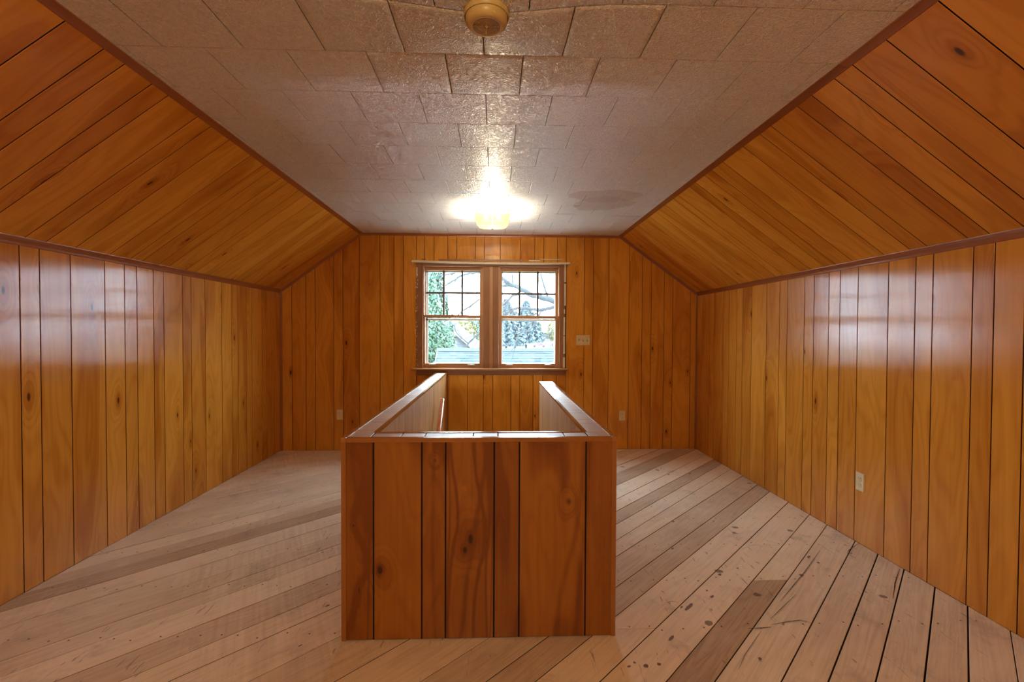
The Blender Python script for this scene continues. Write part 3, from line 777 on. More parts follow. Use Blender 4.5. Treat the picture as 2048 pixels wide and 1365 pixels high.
fc = [at_z(x, 869, PT).x for x in (805.5, 852, 947, 995.9, 1127)]
cap_arm(PL + .006, PL + PTH - .004, PF + .006, D - .002, lc, True)
cap_arm(PR - PTH + .004, PR - .006, PF + .006, PRE - .003, rc, True)
cap_arm(PF + .006, PF + PTH - .004, PL + PTH, PR - PTH, fc, False)
# corner beads (L mouldings)
def bead(name, p, q, A, B, wd=.017, th=.0025):
    prof = [(-th, -th), (wd, -th), (wd, 0), (.0, .0), (0, wd), (-th, wd)]
    mb = MB(); mb.sweep(prof, [V3(p) + HWO, V3(q) + HWO], frames=[(A, B)] * 2); L = (V3(q) - V3(p)).length
    uv = [((a + b), i * L) for i in range(2) for a, b in prof]
    obj(name, mb.v, mb.f, M_TRIM2, hw, uvs=uv, color=(.75, .5, .5))
M_TRIM2 = wood('bead_wood', (.38, .155, .035), (.25, .09, .016), KNOT, .15, fig=.1, ksel=2., ringk=.05)
BW, BS, TH = .017, .011, .0025
bead('corner_bead', (PL, PF, 0.002), (PL, PF, PT - BW), X, Y)
bead('corner_bead', (PR, PF, 0.002), (PR, PF, PT - BW), -X, Y)
bead('edge_bead', (PL + BW, PF, PT), (PR - BW, PF, PT), Y, -Z)
bead('edge_bead', (PL, PF + BW, PT), (PL, D - .002, PT), X, -Z)
bead('edge_bead', (PR, PF + BW, PT), (PR, PRE - BW, PT), -X, -Z)
for cx, cy_ in ((PL, PF), (PR, PF), (PR, PRE)):
    sx, sy_ = (1 if cx == PL else -1), (1 if cy_ == PF else -1)
    uvbox('corner_block', [((cx - sx * TH, cy_ - sy_ * TH - PF, PT - BW), (cx + sx * BW, cy_ + sy_ * BW - PF, PT + TH))], M_TRIM2, hw, .001, (.35, .5, .5))
bead('edge_bead', (PL + PTH, PF + PTH + TH, PT), (PL + PTH, D - .002, PT), -X, -Z, BS)
bead('edge_bead', (PR - PTH, PF + PTH + TH, PT), (PR - PTH, PRE - BS, PT), X, -Z, BS)
bead('edge_bead', (PL + PTH, PF + PTH, PT), (PR - PTH, PF + PTH, PT), -Y, -Z, BS)
bead('edge_bead', (PR - PTH + .002, PRE, PT), (PR - BW, PRE, PT), -Y, -Z, BS)
bead('corner_bead', (PR - PTH, PRE, .002), (PR - PTH, PRE, PT - BS), X, -Y, BS)
bead('corner_bead', (PR, PRE, .002), (PR, PRE, PT - BW), -X, -Y, BS)
uvbox('corner_strip', [((PL + PTH, D - .02 - PF, .003), (PL + PTH + .014, D - .003 - PF, PT - .004))], M_TRIM, hw, .003)

# stairs going down towards the camera under the half wall front, and the handrail
st = empty('staircase', (-.06, PRE, -.019)); tag(st, 'enclosed wooden stair going down inside the half wall', 'stairs')
x0, x1 = PL + PTH + .004, PR - PTH - .004
for i in range(8):
    y1 = -.0 - i * .245; z = -.2 * (i + 1)
    uvbox('tread', [((x0 + .06, y1 - .265, z - .03), (x1 + .06, y1, z))], M_SASH, st, .004)
    uvbox('riser', [((x0 + .06, y1 - .018, z), (x1 + .06, y1, z + .17))], M_SASH, st, .001)
ra_, rb_ = at_x(885, 799, -.465), at_x(877.5, 862, -.47)
dr = (rb_ - ra_).normalized()
hr = empty('handrail', ra_); tag(hr, 'round reddish wooden handrail inside the stair opening', 'handrail')
mb = MB(); pts = [V3((0, 0, 0)) - dr * .0, dr * .004, dr * 1.0, dr * 2.2]
mb.tube([pts[0], pts[1], pts[2], pts[3]], [.016, .0195, .0195, .0195], 16)
uv = [((i % 16) / 16 * .12, (i // 16) * .7) for i in range(len(mb.v))]
obj('rail', mb.v, mb.f, M_RAIL, hr, uvs=uv, smooth=True, color=(.4, .5, .5))
for q in (.32, 1.5):
    p = dr * q; mb = MB(); mb.tube([p - Z * .018, p - Z * .05, p + V3((-.055, 0, -.06))], .006, 8); mb.build('bracket', M_METAL, hr, smooth=True)

# ------------------------------------------------------------------ outlets and switches
def wall_frame(c, U, N): return lambda u, v, n: c + U * u + Z * v + N * n
def fbox(f, u0, u1, v0, v1, n0, n1, mb, ch=0):
    P = [f(u, v, n) for n in (n0,) for v in (v0, v1) for u in (u0, u1)]
    Q = [f(u, v, n1) for v in (v0 + ch, v1 - ch) for u in (u0 + ch, u1 - ch)]
    mb.add(P + Q, [(4, 5, 7, 6), (0, 1, 5, 4), (2, 6, 7, 3), (0, 4, 6, 2), (1, 3, 7, 5)]); return mb
def outlet(c, U, N, label):
    r = empty('wall_outlet', c); tag(r, label, 'outlet', 'ivory duplex outlets')
    f = wall_frame(V3((0, 0, 0)), U, N)
    fbox(f, -.035, .035, -.057, .057, 0, .006, MB(), .004).build('cover_plate', M_IVORY, r)
    for dz in (.0195, -.0195):
        mb = MB(); n = 14
        ring = [(.0165 * math.cos(2 * math.pi * q / n), max(-.0125, min(.0125, .0165 * math.sin(2 * math.pi * q / n)))) for q in range(n)]
        mb.add([f(a, b + dz, .006) for a, b in ring] + [f(a * .94, b * .94 + dz, .0078) for a, b in ring], [tuple(range(n, 2 * n))] + [(q, (q + 1) % n, n + (q + 1) % n, n + q) for q in range(n)])
        rec = mb.build('receptacle', M_IVORY, r)
        for u0, h in ((-.0064, .0085), (.0064, .007)):
            fbox(f, u0 - .0014, u0 + .0014, dz + .0005, dz + h, .0075, .0082, MB()).build('slot', M_IVORY_D, rec)
        fbox(f, -.0022, .0022, dz - .009, dz - .0045, .0075, .0082, MB()).build('slot', M_IVORY_D, rec)
    fbox(f, -.003, .003, -.003, .003, .006, .0075, MB(), .001).build('screw', M_METAL, r)
    return r
outlet(at_y(679.5, 830, D), X, -Y, 'ivory outlet low on the gable wall left of the half wall')
outlet(at_y(1244.5, 832, D), X, -Y, 'ivory outlet low on the gable wall right of the half wall')
outlet(at_x(1721, 964.5, XR), Y, -X, 'ivory outlet low on the right knee wall')
c = at_y(1166, 681, D)
r = empty('light_switch', c); tag(r, 'ivory three-gang switch plate right of the window', 'light switch')
f = wall_frame(V3((0, 0, 0)), X, -Y)
fbox(f, -.0805, .0805, -.0575, .0575, 0, .007, MB(), .005).build('cover_plate', M_IVORY, r)
for q, up in ((-.046, -1), (0, 1), (.046, 1)):
    fbox(f, q - .0055, q + .0055, -.0125, .0125, .0068, .0075, MB()).build('toggle_slot', M_IVORY_D, r)
    mb = MB(); mb.add([f(q + a, b, n) for n, bb in ((.007, 0), ) for a, b in ((-.0045, -.006), (.0045, -.006), (.0045, .006), (-.0045, .006))] +
                      [f(q + a, b + up * .009, .018) for a, b in ((-.0035, -.003), (.0035, -.003), (.0035, .003), (-.0035, .003))],
                      [(4, 5, 6, 7), (0, 1, 5, 4), (1, 2, 6, 5), (2, 3, 7, 6), (3, 0, 4, 7)]); mb.build('toggle', M_IVORY, r)
    for dz in (.030, -.030):
        fbox(f, q - .002, q + .002, dz - .002, dz + .002, .007, .0082, MB(), .0006).build('screw', M_METAL, r)

# ------------------------------------------------------------------ smoke detector
dz0 = CZ - sag(DET.x, DET.y) + .004
sd = empty('smoke_detector', (DET.x, DET.y, dz0)); tag(sd, 'round yellowed smoke detector on the ceiling', 'smoke detector')
MB().lathe([(0, 0), (.072, 0), (.074, -.004), (.074, -.016), (.071, -.019)], (0, 0, 0), 40).build('base', M_YELLOW, sd, smooth=True)
MB().lathe([(.069, -.017), (.0685, -.026), (.066, -.036), (.060, -.043), (.052, -.046), (.0455, -.0465), (.0445, -.043), (0, -.043)], (0, 0, 0), 40).build('cover', M_YELLOW, sd, smooth=True)
MB().lathe([(0, -.0435), (.044, -.0435)], (0, 0, 0), 40).build('grille_recess', M_DET_D, sd)
for i in range(8):
    rr = .0105 + i * .0047
    MB().lathe([(rr, -.043), (rr, -.0468), (rr + .0022, -.0468), (rr + .0022, -.043)], (0, 0, 0), 36).build('grille_ring', M_YELLOW, sd)
mb = MB()
mb.box((-.044, -.0012, -.0466), (.044, .0012, -.0435)); mb.box((-.0012, -.044, -.0466), (.0012, .044, -.0435)); mb.build('grille_spoke', M_YELLOW, sd)
MB().lathe([(.0, -.0472), (.006, -.0468), (.0065, -.043)], (0, 0, 0), 20).build('grille_hub', M_YELLOW, sd, smooth=True)

# ------------------------------------------------------------------ ceiling lamp, and an added fill lamp behind the camera
def shade_mat():
    t = NT('lit_frosted_glass')
    tr_ = t.node('ShaderNodeBsdfTransparent', {'Color': (1, .9, .66)}); tl = t.node('ShaderNodeBsdfTranslucent', {'Color': (.010, .0088, .005)})
    gl = t.node('ShaderNodeBsdfGlossy', {'Roughness': .2, 'Color': (1, 1, .95)})
    em = t.node('ShaderNodeEmission', {'Color': (1, .84, .45), 'Strength': .24})
    a = t.node('ShaderNodeMixShader', {0: .93, 1: tr_.outputs[0], 2: tl.outputs[0]}); b = t.node('ShaderNodeMixShader', {0: .06, 1: a.outputs[0], 2: gl.outputs[0]})
    ad = t.node('ShaderNodeAddShader', {0: b.outputs[0], 1: em.outputs[0]}); t.t.links.new(ad.outputs[0], t.out.inputs[0]); t.m.cycles.emission_sampling = 'NONE'; return t.m
M_SHADE = shade_mat()
def bulb_mat():
    t = NT('lit_bulb'); em = t.node('ShaderNodeEmission', {'Color': (1, .86, .6), 'Strength': 6.}); t.t.links.new(em.outputs[0], t.out.inputs[0]); t.m.cycles.emission_sampling = 'NONE'; return t.m
M_BULB = bulb_mat()
def ceiling_lamp(x, y, W, label, shade=True):
    r = empty('ceiling_light', (x, y, CZ)); tag(r, label, 'ceiling light')
    MB().lathe([(0, 0), (.07, 0), (.072, -.006), (.06, -.016), (.02, -.02), (0, -.02)], (0, 0, 0), 28).build('canopy', M_WHITE, r, smooth=True)
    # bent square glass: corners flare, middle of each side dips
    n = 16; H = .155; hs = .158; vv = []; ff = []
    for sd_ in (1, .955):
        for i in range(n + 1):
            for j in range(n + 1):
                u, v = -1 + 2 * i / n, -1 + 2 * j / n
                rr = max(abs(u), abs(v)); bowl = .075 * rr ** 7 + .022 * (u * u + v * v) * .5
                k_ = 1 - .13 * (1 - min(abs(u), abs(v)) / max(rr, 1e-6)) * rr * .35
                vv.append((u * hs * k_ * sd_, v * hs * k_ * sd_, -H + bowl + (1 - sd_) * .1))
    N1 = n + 1
    for b_ in (0, N1 * N1):
        ff += [(b_ + i * N1 + j, b_ + (i + 1) * N1 + j, b_ + (i + 1) * N1 + j + 1, b_ + i * N1 + j + 1) for i in range(n) for j in range(n)]
    if shade: obj('glass_shade', vv[:N1 * N1], ff[:n * n], M_SHADE, r, smooth=True)
    if shade: MB().tube([(0, 0, -.018), (0, 0, -H - .004)], .004, 8).build('stem', M_METAL, r)
    if shade: MB().lathe([(0, -.158), (.009, -.158), (.010, -.163), (.006, -.169), (.004, -.174), (0, -.176)], (0, 0, 0), 14).build('finial', M_METAL, r, smooth=True)
    for dx in (-.055, .055):
        MB().lathe([(0, .0), (.012, -.002), (.014, -.012), (.022, -.03), (.022, -.045), (.012, -.06), (0, -.064)], (dx, 0, -.02), 16).build('bulb', M_BULB, r, smooth=True)
    ld = bpy.data.lights.new('lamp_glow', 'POINT'); ld.energy = W; ld.color = (1, .86, .62) if y > 0 else (1, .76, .42); ld.shadow_soft_size = .035
    lo_ = bpy.data.objects.new('lamp_glow', ld); COL.objects.link(lo_); lo_.parent = r; lo_.location = (0, 0, -.095)
    return r
LP = at_z(985, 421, CZ)
ceiling_lamp(LP.x, LP.y, LAMP_W, 'lit frosted square glass ceiling light before the window')
ceiling_lamp(LP.x, -1.1, FILL_W, 'added unseen fill light behind the camera, built as two bare bulbs', False)  # unseen lamp, added as warm fill for the half wall front

# ------------------------------------------------------------------ outside
GZ = -3.2
def leafmat(name, a, b, c_=None):
    t = NT(name); oc = t.node('ShaderNodeTexCoord').outputs['Object']
    n = t.noise(oc, 5., 4., .7); c1 = t.mix(t.step(n, .35, .65), a, b)
    if c_: c1 = t.mix(t.step(t.noise(oc, 2.2, 3.), .58, .68), c1, c_)
    return t.pbr(Base_Color=c1, Roughness=.6)
M_ARB = leafmat('arborvitae_green', (.005, .026, .012), (.026, .085, .04), (.05, .062, .018))
M_SPR = leafmat('spruce_blue', (.014, .036, .044), (.044, .08, .092))
M_YEL = leafmat('autumn_yellow', (.055, .055, .012), (.085, .08, .022))
M_GRN = leafmat('far_green', (.008, .028, .016), (.025, .055, .03))
M_BARK = plain('bark', (.007, .011, .013), .9)
M_LAWN = plain('pale_yard', (.27, .28, .25), .9)  # ground made pale so it bounces sky light up to the ceiling
M_PAVE = plain('parking_asphalt', (.05, .05, .05), .9)
def shingle_mat():
    t = NT('asphalt_shingle'); oc = t.node('ShaderNodeTexCoord').outputs['Object']
    oi = t.node('ShaderNodeSeparateColor', {0: t.node('ShaderNodeObjectInfo').outputs['Color']}).outputs[0]
    n = t.noise(oc, 60., 3.); f_ = t.add(t.mul(n, .5), t.mul(oi, .6))
    return t.pbr(Base_Color=t.mix(f_, (.018, .0235, .027), (.036, .045, .051)), Roughness=.9, Specular_IOR_Level=.08)
M_SHING = shingle_mat()
M_SIDING = plain('pale_siding', (.035, .041, .045), .7)
M_RAKE = plain('white_rake_paint', (.11, .12, .13), .6)
M_CHIM = plain('chimney_stucco', (.02, .026, .032), .9)
M_BRICK = plain('red_brick_far', (.055, .025, .022), .8)
M_PALE = plain('pale_building', (.06, .063, .066), .8)
M_CARGLASS = plain('car_glass', (.02, .025, .03), .2)
M_TYRE = plain('tyre', (.015, .015, .015), .8)

g = MB().box((-120, D + .8, GZ - .3), (160, 320, GZ)).build('ground', M_LAWN); tag(g, 'yard beyond the window, made pale to bounce sky light indoors', kind='structure')
g = MB().box((-30, 120, GZ), (90, 230, GZ + .03)).build('parking_lot', M_PAVE); tag(g, 'pale asphalt parking lot far beyond the window', kind='structure')

# garage with shingled slope facing the window
gr = empty('garage', (0, 0, GZ)); tag(gr, 'low garage with grey shingled roof just outside the window', 'garage')
RD = 14.0
rl = at_y(875.5, 696.6, RD); rr_ = at_y(1111, 700.2, RD)
rz = (rl.z + rr_.z) / 2 - GZ; gx0, gx1 = rl.x, rl.x + 6.4
pit = math.radians(34); cp_, sp_ = math.cos(pit), math.sin(pit); SLN = 3.4
gf = (V3((0, RD, rz)), X, V3((0, -cp_, -sp_)), V3((0, -sp_, cp_)))
roof = MB()
for sg in (-1, 1):
    a = [V3((gx, RD, rz - .03)) for gx in (gx0, gx1)]; b = [p + V3((0, sg * cp_, -sp_)) * SLN for p in a]
    lowv = [p - Z * .12 for p in (a + b)]
    roof.add([a[0], a[1], b[1], b[0], lowv[0], lowv[1], lowv[3], lowv[2]], [(0, 1, 2, 3), (4, 7, 6, 5), (0, 4, 5, 1), (2, 6, 7, 3), (1, 5, 6, 2), (0, 3, 7, 4)])
roof = roof.build('roof', M_SHING, gr)
ew = cp_ * SLN - .3; ez = rz - sp_ * SLN - .02
wb = MB()
wb.box((gx0 + .25, RD - ew, .0), (gx1 - .25, RD + ew, ez)); wb.add([(gx0 + .25, RD - ew, ez), (gx0 + .25, RD + ew, ez), (gx0 + .25, RD, rz - .2), (gx1 - .25, RD - ew, ez), (gx1 - .25, RD + ew, ez), (gx1 - .25, RD, rz - .2)], [(0, 1, 2), (3, 5, 4)])
wb.build('wall', M_SIDING, gr)
rest = MB(); cnt = 0
row = 0; EXP = .127
while row * EXP < SLN - .05:
    v1 = SLN - row * EXP; v0 = v1 - EXP - .02
    rown = int((SLN - .05) / EXP) - row               # 0 at the ridge
    x = gx0 - random.uniform(0, .2)
    while x < gx1:
        wdt = random.choice((.16, .22, .3, .36)); a, b = max(x, gx0), min(x + wdt, gx1); x += wdt
        if b - a < .03: continue
        th = random.choice((.006, .014))
        lo_h, hi_h = .004 + th, .002
        P = [gf[0] + gf[1] * u + gf[2] * v + gf[3] * h for u, v, h in ((a + .002, v0, hi_h), (b - .002, v0, hi_h), (b - .002, v1, lo_h), (a + .002, v1, lo_h), (a + .002, v1, -.004), (b - .002, v1, -.004))]
        if rown < 11 and b < 3.2:
            obj('shingle', P, [(0, 3, 2, 1), (3, 4, 5, 2)], M_SHING, roof, color=(random.random(), .5, .5)); cnt += 1
        else: rest.add(P, [(0, 3, 2, 1), (3, 4, 5, 2)])
    row += 1
o = rest.build('shingle_field', M_SHING, roof); o['kind'] = 'stuff'
rc_ = MB()
for sg in (-1, 1):
    d_ = V3((0, sg * cp_, -sp_)); n_ = V3((0, sg * sp_, cp_))
    P = [V3((gx, RD, rz)) + n_ * .022 + d_ * q for gx in (gx0 - .01, gx1 + .01) for q in (-.012, .15)]
    rc_.add(P, [(0, 1, 3, 2)])
rc_.build('ridge_cap', M_SHING, roof, color=(.6, .5, .5))
rk = MB(); d_ = gf[2]
for gx in (gx0, gx1):
    a = V3((gx, RD, rz)); b = a + d_ * SLN; c2 = a + V3((0, cp_, -sp_)) * SLN
    for p, q in ((a, b), (a, c2)):
        rk.add([p - X * .02, p + X * .02, q + X * .02, q - X * .02, p - X * .02 - Z * .16, p + X * .02 - Z * .16, q + X * .02 - Z * .16, q - X * .02 - Z * .16], [(0, 1, 2, 3), (0, 3, 7, 4), (1, 5, 6, 2), (4, 7, 6, 5), (0, 4, 5, 1), (2, 6, 7, 3)])
rk.build('rake_board', M_RAKE, gr)

# neighbour's house: gable end with white rake boards
HY, HY2 = 25., 36.
nh = empty('house', (-2.37, HY, GZ)); tag(nh, 'neighbouring house gable with white rake board and grey roof', 'house')
ap = at_y(885, 640, HY); e1 = at_y(950, 696, HY); sl = (e1.z - ap.z) / (e1.x - ap.x); hwid = 3.5
O_ = V3((2.37, -HY, -GZ))
def hp(x, y, z): return V3((x, y, z)) + O_
xa, za = ap.x, ap.z; xe, ze = xa + hwid, za + sl * hwid; xw = xa - hwid
mb = MB()
wv = [hp(xw + .3, HY + .25, GZ), hp(xe - .3, HY + .25, GZ), hp(xe - .3, HY + .25, ze + .1), hp(xa, HY + .25, za - .12), hp(xw + .3, HY + .25, ze + .1)]
mb.add(wv + [p + V3((0, HY2 - HY - .5, 0)) for p in wv], [(0, 1, 2, 3, 4), (9, 8, 7, 6, 5), (0, 5, 6, 1), (1, 6, 7, 2), (4, 9, 5, 0)])
wl = mb.build('wall', M_SIDING, nh)
nb = 30
for i in range(nb):                                   # clapboards of the gable
    z0 = za - .25 - i * .115
    if z0 < GZ + 1.2: break
    hw_ = min((za - .12 - z0) / -sl, hwid - .3)
    if hw_ < .1: continue
    MB().add([hp(xa - hw_, HY + .245, z0), hp(xa + hw_, HY + .245, z0), hp(xa + hw_ - .11 / -sl * (hw_ < hwid - .31), HY + .215 + .025, z0 + .112), hp(xa - hw_ + .11 / -sl * (hw_ < hwid - .31), HY + .24, z0 + .112),
              hp(xa - hw_, HY + .215, z0), hp(xa + hw_, HY + .215, z0)], [(4, 5, 2, 3), (0, 1, 5, 4)]).build('clapboard', M_SIDING, wl)
mb = MB()
for sx, (xx, zz) in ((1, (xe, ze)), (-1, (xw, ze))):
    t_ = .1
    v8 = [hp(xa, HY, za), hp(xx, HY, zz), hp(xx, HY2, zz), hp(xa, HY2, za)]
    mb.add(v8 + [p - Z * t_ for p in v8], [(0, 1, 2, 3), (7, 6, 5, 4), (0, 4, 5, 1), (1, 5, 6, 2), (2, 6, 7, 3)])
mb.build('roof', M_SHING, nh, color=(.5, .5, .5))
mb = MB()
for xx in (xe, xw):
    A = [hp(xa, HY - .03, za + .03), hp(xx, HY - .03, ze + .03), hp(xx, HY - .03, ze - .20), hp(xa, HY - .03, za - .20)]
    mb.add(A + [p + Y * .05 for p in A], [(0, 1, 2, 3), (7, 6, 5, 4), (0, 4, 5, 1), (3, 2, 6, 7)])
mb.build('rake_board', M_RAKE, nh)
c0 = at_y(876, 588.5, 27.); c1 = at_y(895.5, 640, 27.)
MB().box(tuple(hp(c0.x, 27., za - 1.2)), tuple(hp(c1.x, 27.6, c0.z)), .02).build('chimney', M_CHIM, nh)

# trees
def leaf_cloud(pts, nrm, size, rng):
    n = len(pts); r1 = rng.normal(size=(n, 3)); A = r1 / np.linalg.norm(r1, axis=1)[:, None]
    B = np.cross(A, nrm + rng.normal(size=(n, 3)) * .4); B /= np.linalg.norm(B, axis=1)[:, None] + 1e-9
    s = size * rng.uniform(.6, 1.4, n)[:, None]
    v = np.stack([pts - A * s * .5 - B * s * .3, pts + A * s * .5 - B * s * .3, pts + A * s * .35 + B * s * .45, pts - A * s * .35 + B * s * .45], 1).reshape(-1, 3)
    return v, [(4 * i, 4 * i + 1, 4 * i + 2, 4 * i + 3) for i in range(n)]
def crown(name, label, base, h, rad, mat, n, size, seed, shape, cat='tree', group=None, tr_r=.12, z0=.08):
    rng = np.random.default_rng(seed)
    r = empty(name, base); tag(r, label, cat, group)
    tz = rng.uniform(z0, 1, n); an = rng.uniform(0, 2 * math.pi, n)
    rr2 = shape(tz, an, rng) * rad * np.sqrt(rng.uniform(.45, 1, n))
    P = np.stack([rr2 * np.cos(an), rr2 * np.sin(an), tz * h], 1); N = np.stack([np.cos(an), np.sin(an), np.full(n, .3)], 1)
    v, f_ = leaf_cloud(P, N, size, rng); obj('foliage', v, f_, mat, r)
    MB().tube([(0, 0, 0), (0.02, 0, h * .5), (0, .02, h * .95)], [tr_r, tr_r * .6, tr_r * .1], 8).build('trunk', M_BARK, r)
    return r
arb = lambda tz, an, rng: np.clip(1 - tz, 0, 1) ** .45 * (1 + .13 * np.sin(5 * an + 9 * tz) + .10 * np.sin(17 * tz))
p = at_y(832, 700, 19.3); crown('arborvitae', 'tall bushy green arborvitae beside the garage', (p.x, 19.3, GZ), 9.4, 1.95, M_ARB, 60000, .075, 3, arb)
p = at_y(897, 700, 22.8); crown('arborvitae', 'short pointed green arborvitae between garage and house', (p.x, 22.8, GZ), 4.3, 0.72, M_ARB, 14000, .065, 4, arb)
spr = lambda tz, an, rng: (1.02 - tz) ** .8 * (.72 + .28 * np.abs(np.sin(tz * 42 + np.sin(an * 7) * 1.1))) * (.8 + .2 * np.sin(an * 11 + tz * 5))
for px_, d_, h_, ra2, lb, n_ in ((1052, 62, 8.6, 4.0, 'pointed blue-green spruce behind the garage with a slim top', 26000), (1012, 52, 8.1, 3.6, 'broad blue-green spruce behind the garage', 26000), (1030, 72, 7.6, 5.4, 'low spreading blue spruce by the parking lot', 26000)):
    p = at_y(px_, 690, d_); crown('spruce', lb, (p.x, d_, GZ), h_, ra2, M_SPR, n_, .22, int(px_), spr, tr_r=.2, z0=.38)
rd = lambda tz, an, rng: np.sqrt(np.clip(1 - ((tz - .58) / .44) ** 2, 0, 1)) * (1 + .15 * np.sin(4 * an))
for px_, d_, h_, ra2, mt, lb in ((928, 80, 6.4, 2.2, M_YEL, 'yellow autumn tree beyond the neighbouring house'), (945, 95, 7.4, 1.9, M_GRN, 'round dark green tree beyond the yellow tree'),
                                  (956, 98, 6.6, 1.3, M_GRN, 'small green tree by the red brick building'), (1072, 181, 8.6, 2.6, M_GRN, 'low green tree beside the pale far building'), (1110, 182, 9.2, 3.6, M_YEL, 'yellowish tree at the end of the pale far building')):
    p = at_y(px_, 690, d_); crown('round_tree', lb, (p.x, d_, GZ), h_, ra2, mt, 4200, .32, int(px_) + 1, rd, tr_r=.15, z0=.16)

# bare tree whose limbs cross the window
TD = 9.0
bt = empty('bare_tree', (3.1, TD, GZ)); tag(bt, 'large leafless tree with limbs crossing the view', 'tree')
BO = V3((-3.1, -TD, -GZ))
def bpt(x, y, d=TD): return at_y(x, y, d) + BO
rngb = random.Random(11)
def limb(name, pts, r0, r1, parent, twigs=0, tl=.6, spread=.8):
    r0, r1 = r0 + .005, max(r1 + .005, .0105)
    pts = [V3(p) for p in pts]; fine = []
    for i in range(len(pts) - 1):
        for q in range(4):
            fine.append(pts[i].lerp(pts[i + 1], q / 4) + V3((rngb.uniform(-1, 1), rngb.uniform(-1, 1), rngb.uniform(-1, 1))) * (r0 * .25 if (i or q) else 0))
    fine.append(pts[-1]); n = len(fine)
    mb = MB(); rad = [r0 + (r1 - r0) * i / (n - 1) for i in range(n)]
    mb.tube(fine, rad, 7 if r0 > .02 else 5)
    o = mb.build(name, M_BARK, parent, smooth=True)
    if twigs:
        tw = MB()
        for _ in range(twigs):
            i = rngb.randrange(max(1, n // 5), n - 1); p = fine[i]; t_ = (fine[min(i + 1, n - 1)] - fine[i - 1]).normalized()
            d_ = (t_ + V3((rngb.uniform(-1, 1), rngb.uniform(-.5, .5), rngb.uniform(-1.0, .7))) * spread).normalized(); L = tl * rngb.uniform(.4, 1.1); path = [p]
            for q in range(4):
                d_ = (d_ + V3((rngb.uniform(-.25, .25), rngb.uniform(-.2, .2), rngb.uniform(-.3, .15)))).normalized(); path.append(path[-1] + d_ * L / 4)
            rr3 = max(.007, min(rad[i] * .4, .011)); tw.tube(path, [rr3 * (1 - .17 * q) for q in range(5)], 4)
        tw.build('twigs', M_BARK, o)['kind'] = 'stuff'
    return o
trunk = limb('trunk', [(0, 0, 0), (.02, 0, 2), (-.05, 0, 3.6), (-.02, .1, 5), (.1, .1, 8)], .26, .08, bt)
J1 = V3((-.05, 0, 4.2))
limb('limb', [J1, bpt(1150, 618), bpt(1112, 603), bpt(1085, 598), bpt(1060, 588), bpt(1040, 577), bpt(1020, 569), bpt(1006, 558), bpt(985, 540), bpt(962, 528)], .064, .022, bt, 16, .8)
limb('limb', [bpt(1016, 569), bpt(1003, 574), bpt(985, 580), bpt(960, 598), bpt(945, 610), bpt(926, 622), bpt(915, 632)], .024, .006, bt, 14, .5)
limb('limb', [bpt(1000, 551), bpt(985, 543), bpt(962, 545), bpt(940, 547), bpt(920, 553), bpt(900, 566), bpt(889, 573)], .026, .006, bt, 18, .6)
limb('limb', [bpt(962, 540), bpt(940, 543), bpt(915, 545), bpt(895, 550), bpt(872, 553)], .02, .004, bt, 12, .5)
limb('limb', [bpt(1026, 570), bpt(1024.5, 560), bpt(1024, 548), bpt(1022, 530)], .012, .007, bt)
limb('limb', [bpt(1096, 596), bpt(1092, 584), bpt(1087, 568), bpt(1081.5, 548), bpt(1078, 530)], .016, .010, bt)
limb('limb', [J1 - Z * .6, bpt(1150, 612), bpt(1112, 614), bpt(1095, 618), bpt(1080, 621), bpt(1062, 619), bpt(1050, 617), bpt(1035, 617), bpt(1022, 622), bpt(1008, 630), bpt(996, 640), bpt(976, 655), bpt(958, 668), bpt(948, 676), bpt(938, 686), bpt(932, 694)], .034, .009, bt, 26, .45)
limb('limb', [bpt(1036, 589), bpt(1025, 592), bpt(1015, 602), bpt(1008, 608), bpt(1000, 615), bpt(985, 628)], .022, .008, bt, 12, .5)
limb('limb', [bpt(1083, 620), bpt(1080, 627), bpt(1077, 634), bpt(1070, 648), bpt(1060, 660)], .016, .006, bt, 6, .4)
limb('limb', [bpt(1065, 645), bpt(1050, 655), bpt(1040, 668), bpt(1033, 682), bpt(1028, 697)], .012, .006, bt, 8, .4)
limb('limb', [bpt(1107, 658), bpt(1100, 666), bpt(1094, 675), bpt(1087, 680)], .008, .004, bt, 5, .3)
limb('limb', [bpt(936, 687), bpt(928, 680), bpt(920, 674), bpt(912, 664), bpt(908, 650)], .009, .004, bt, 8, .35)

# street lamp pole, far buildings, cars
p = at_y(1037, 690, 110.); lp = empty('lamp_pole', (p.x, 110., GZ)); tag(lp, 'tall white lamp pole at the parking lot', 'lamp pole')
ph = at_y(1037, 645, 110.).z - GZ
MB().tube([(0, 0, 0), (0, 0, ph)], [.16, .10], 10).build('pole', M_RAKE, lp, smooth=True)
MB().box((-.9, -.2, ph - .05), (.35, .2, ph + .22), .05).build('lamp_head', M_RAKE, lp)
MB().lathe([(0, 0), (.35, 0), (.35, .5), (.2, .55)], (0, 0, 0), 12).build('footing', M_PALE, lp)
def building(x0, x1, ytop, d, dep, mat, label, nw, winm, roofm):
    a, b = at_y(x0, ytop, d), at_y(x1, ytop, d); h = a.z - GZ
    r = empty('far_building', (a.x, d, GZ)); tag(r, label, 'building')
    L = b.x - a.x
    MB().box((0, 0, 0), (L, dep, h)).build('wall', mat, r); MB().box((-.3, -.3, h), (L + .3, dep + .3, h + .35)).build('roof', roofm, r)
    for i in range(nw):
        u = L * (i + .5) / nw; ww = L / nw * .3
        wdw = MB().box((u - ww, -.06, h * .5), (u + ww, .02, h * .82)).build('window', M_RAKE, r)
        MB().box((u - ww * .85, -.09, h * .53), (u + ww * .85, -.05, h * .79)).build('pane', winm, wdw)
building(950, 966, 656, 120, 8, M_BRICK, 'red brick building behind the trees', 3, M_CARGLASS, M_PALE)
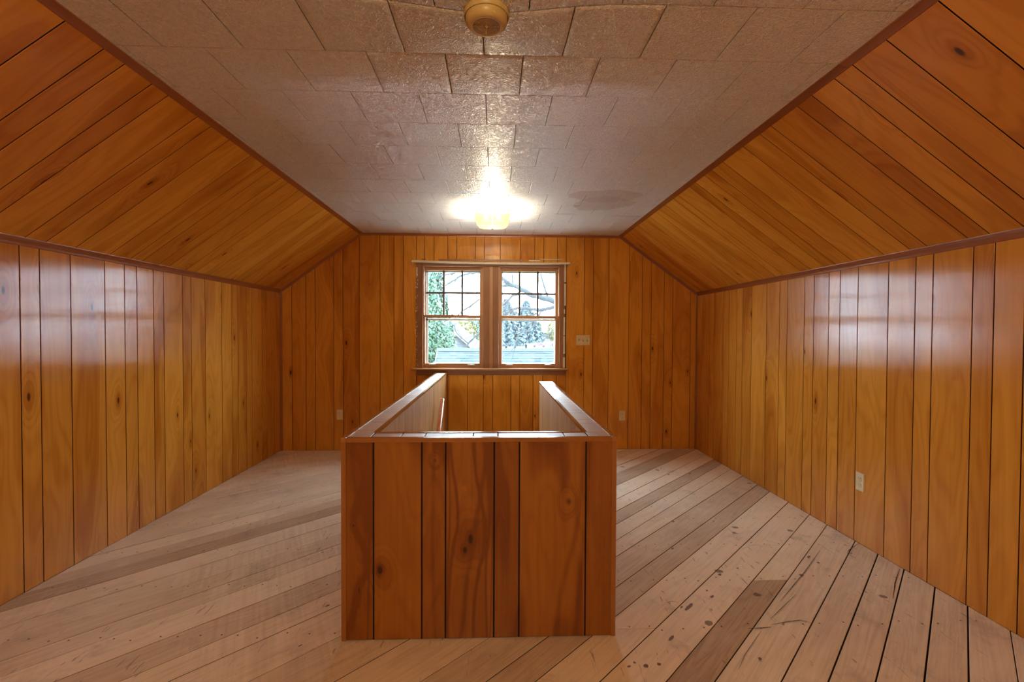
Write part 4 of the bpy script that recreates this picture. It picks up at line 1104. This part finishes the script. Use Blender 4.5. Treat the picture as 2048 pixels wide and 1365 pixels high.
building(1066, 1140, 667, 190, 14, M_PALE, 'long pale low building behind the parking lot', 9, M_CARGLASS, M_SHING)
def car(px_, d, length, col, label, roof_h=1.45, flip=1):
    p = at_y(px_, 690, d); r = empty('car', (p.x, d, GZ + .03)); tag(r, label, 'car', 'cars in the far parking lot'); r.rotation_euler.z = math.pi / 2 if length < 4.5 and d > 150 else 0
    pm = paints[col]; hl = length / 2; wd = .9
    prof = [(-hl, .3), (-hl, .75), (-hl * .93, .85), (-hl * .55, .92), (-hl * .3, roof_h), (hl * .42, roof_h), (hl * .72, .95), (hl * .97, .88), (hl, .6), (hl, .3)]
    prof = [(a * flip, b) for a, b in prof]; n = len(prof); mb = MB()
    mb.add([(a, -wd, b) for a, b in prof] + [(a, wd, b) for a, b in prof], [tuple(range(n)), tuple(range(2 * n - 1, n - 1, -1))] + [(i, n + i, n + (i + 1) % n, (i + 1) % n) for i in range(n)])
    mb.build('body', pm, r)
    g_ = [(-hl * .46, .96), (-hl * .27, roof_h - .1), (hl * .38, roof_h - .1), (hl * .6, .96)]; g_ = [(a * flip, b) for a, b in g_]
    MB().add([(a, -wd - .012, b) for a, b in g_] + [(a, wd + .012, b) for a, b in g_], [(0, 1, 2, 3), (7, 6, 5, 4)]).build('side_window', M_CARGLASS, r)
    for sx in (-.62, .62):
        for sy in (-1, 1):
            mb = MB(); k_ = 12
            ring = [(sx * hl + .33 * math.cos(2 * math.pi * q / k_), .33 + .33 * math.sin(2 * math.pi * q / k_)) for q in range(k_)]
            mb.add([(a, sy * (wd - .12), b) for a, b in ring] + [(a, sy * (wd + .03), b) for a, b in ring], [tuple(range(k_)), tuple(range(2 * k_ - 1, k_ - 1, -1))] + [(q, k_ + q, k_ + (q + 1) % k_, (q + 1) % k_) for q in range(k_)])
            mb.build('wheel', M_TYRE, r)
    return r
paints = {'white': plain('car_white', (.11, .11, .115), .3), 'red': plain('car_red', (.2, .03, .04), .3), 'dark': plain('car_dark', (.03, .04, .06), .3), 'silver': plain('car_silver', (.25, .27, .3), .3), 'pink': plain('car_maroon', (.16, .03, .06), .3)}
for px_, d, L, col, lb, rh in ((1006, 152, 4.2, 'silver', 'silver car at the end of the far car row', 1.4), (1018, 152, 4.3, 'red', 'red car parked beside the silver one far away', 1.5), (1030.5, 152, 4.4, 'white', 'white car left of the lamp pole', 1.45),
                               (1043.5, 152, 4.4, 'red', 'red car right of the lamp pole', 1.5), (1058, 166, 5.6, 'white', 'long white van in the far parking lot', 2.1), (1092, 166, 4.8, 'white', 'white car before the pale building', 1.8),
                               (1078, 140, 4.4, 'pink', 'low maroon car in front of the white van', 1.3), (1084, 152, 4.2, 'dark', 'dark car right of the white van', 1.6), (1096.5, 152, 4.2, 'dark', 'dark blue car in the row before the pale building', 1.5), (1109, 152, 4.2, 'red', 'dark red car at the far end of the row', 1.5)):
    car(px_, d, L, col, lb, rh, random.choice((-1, 1)))
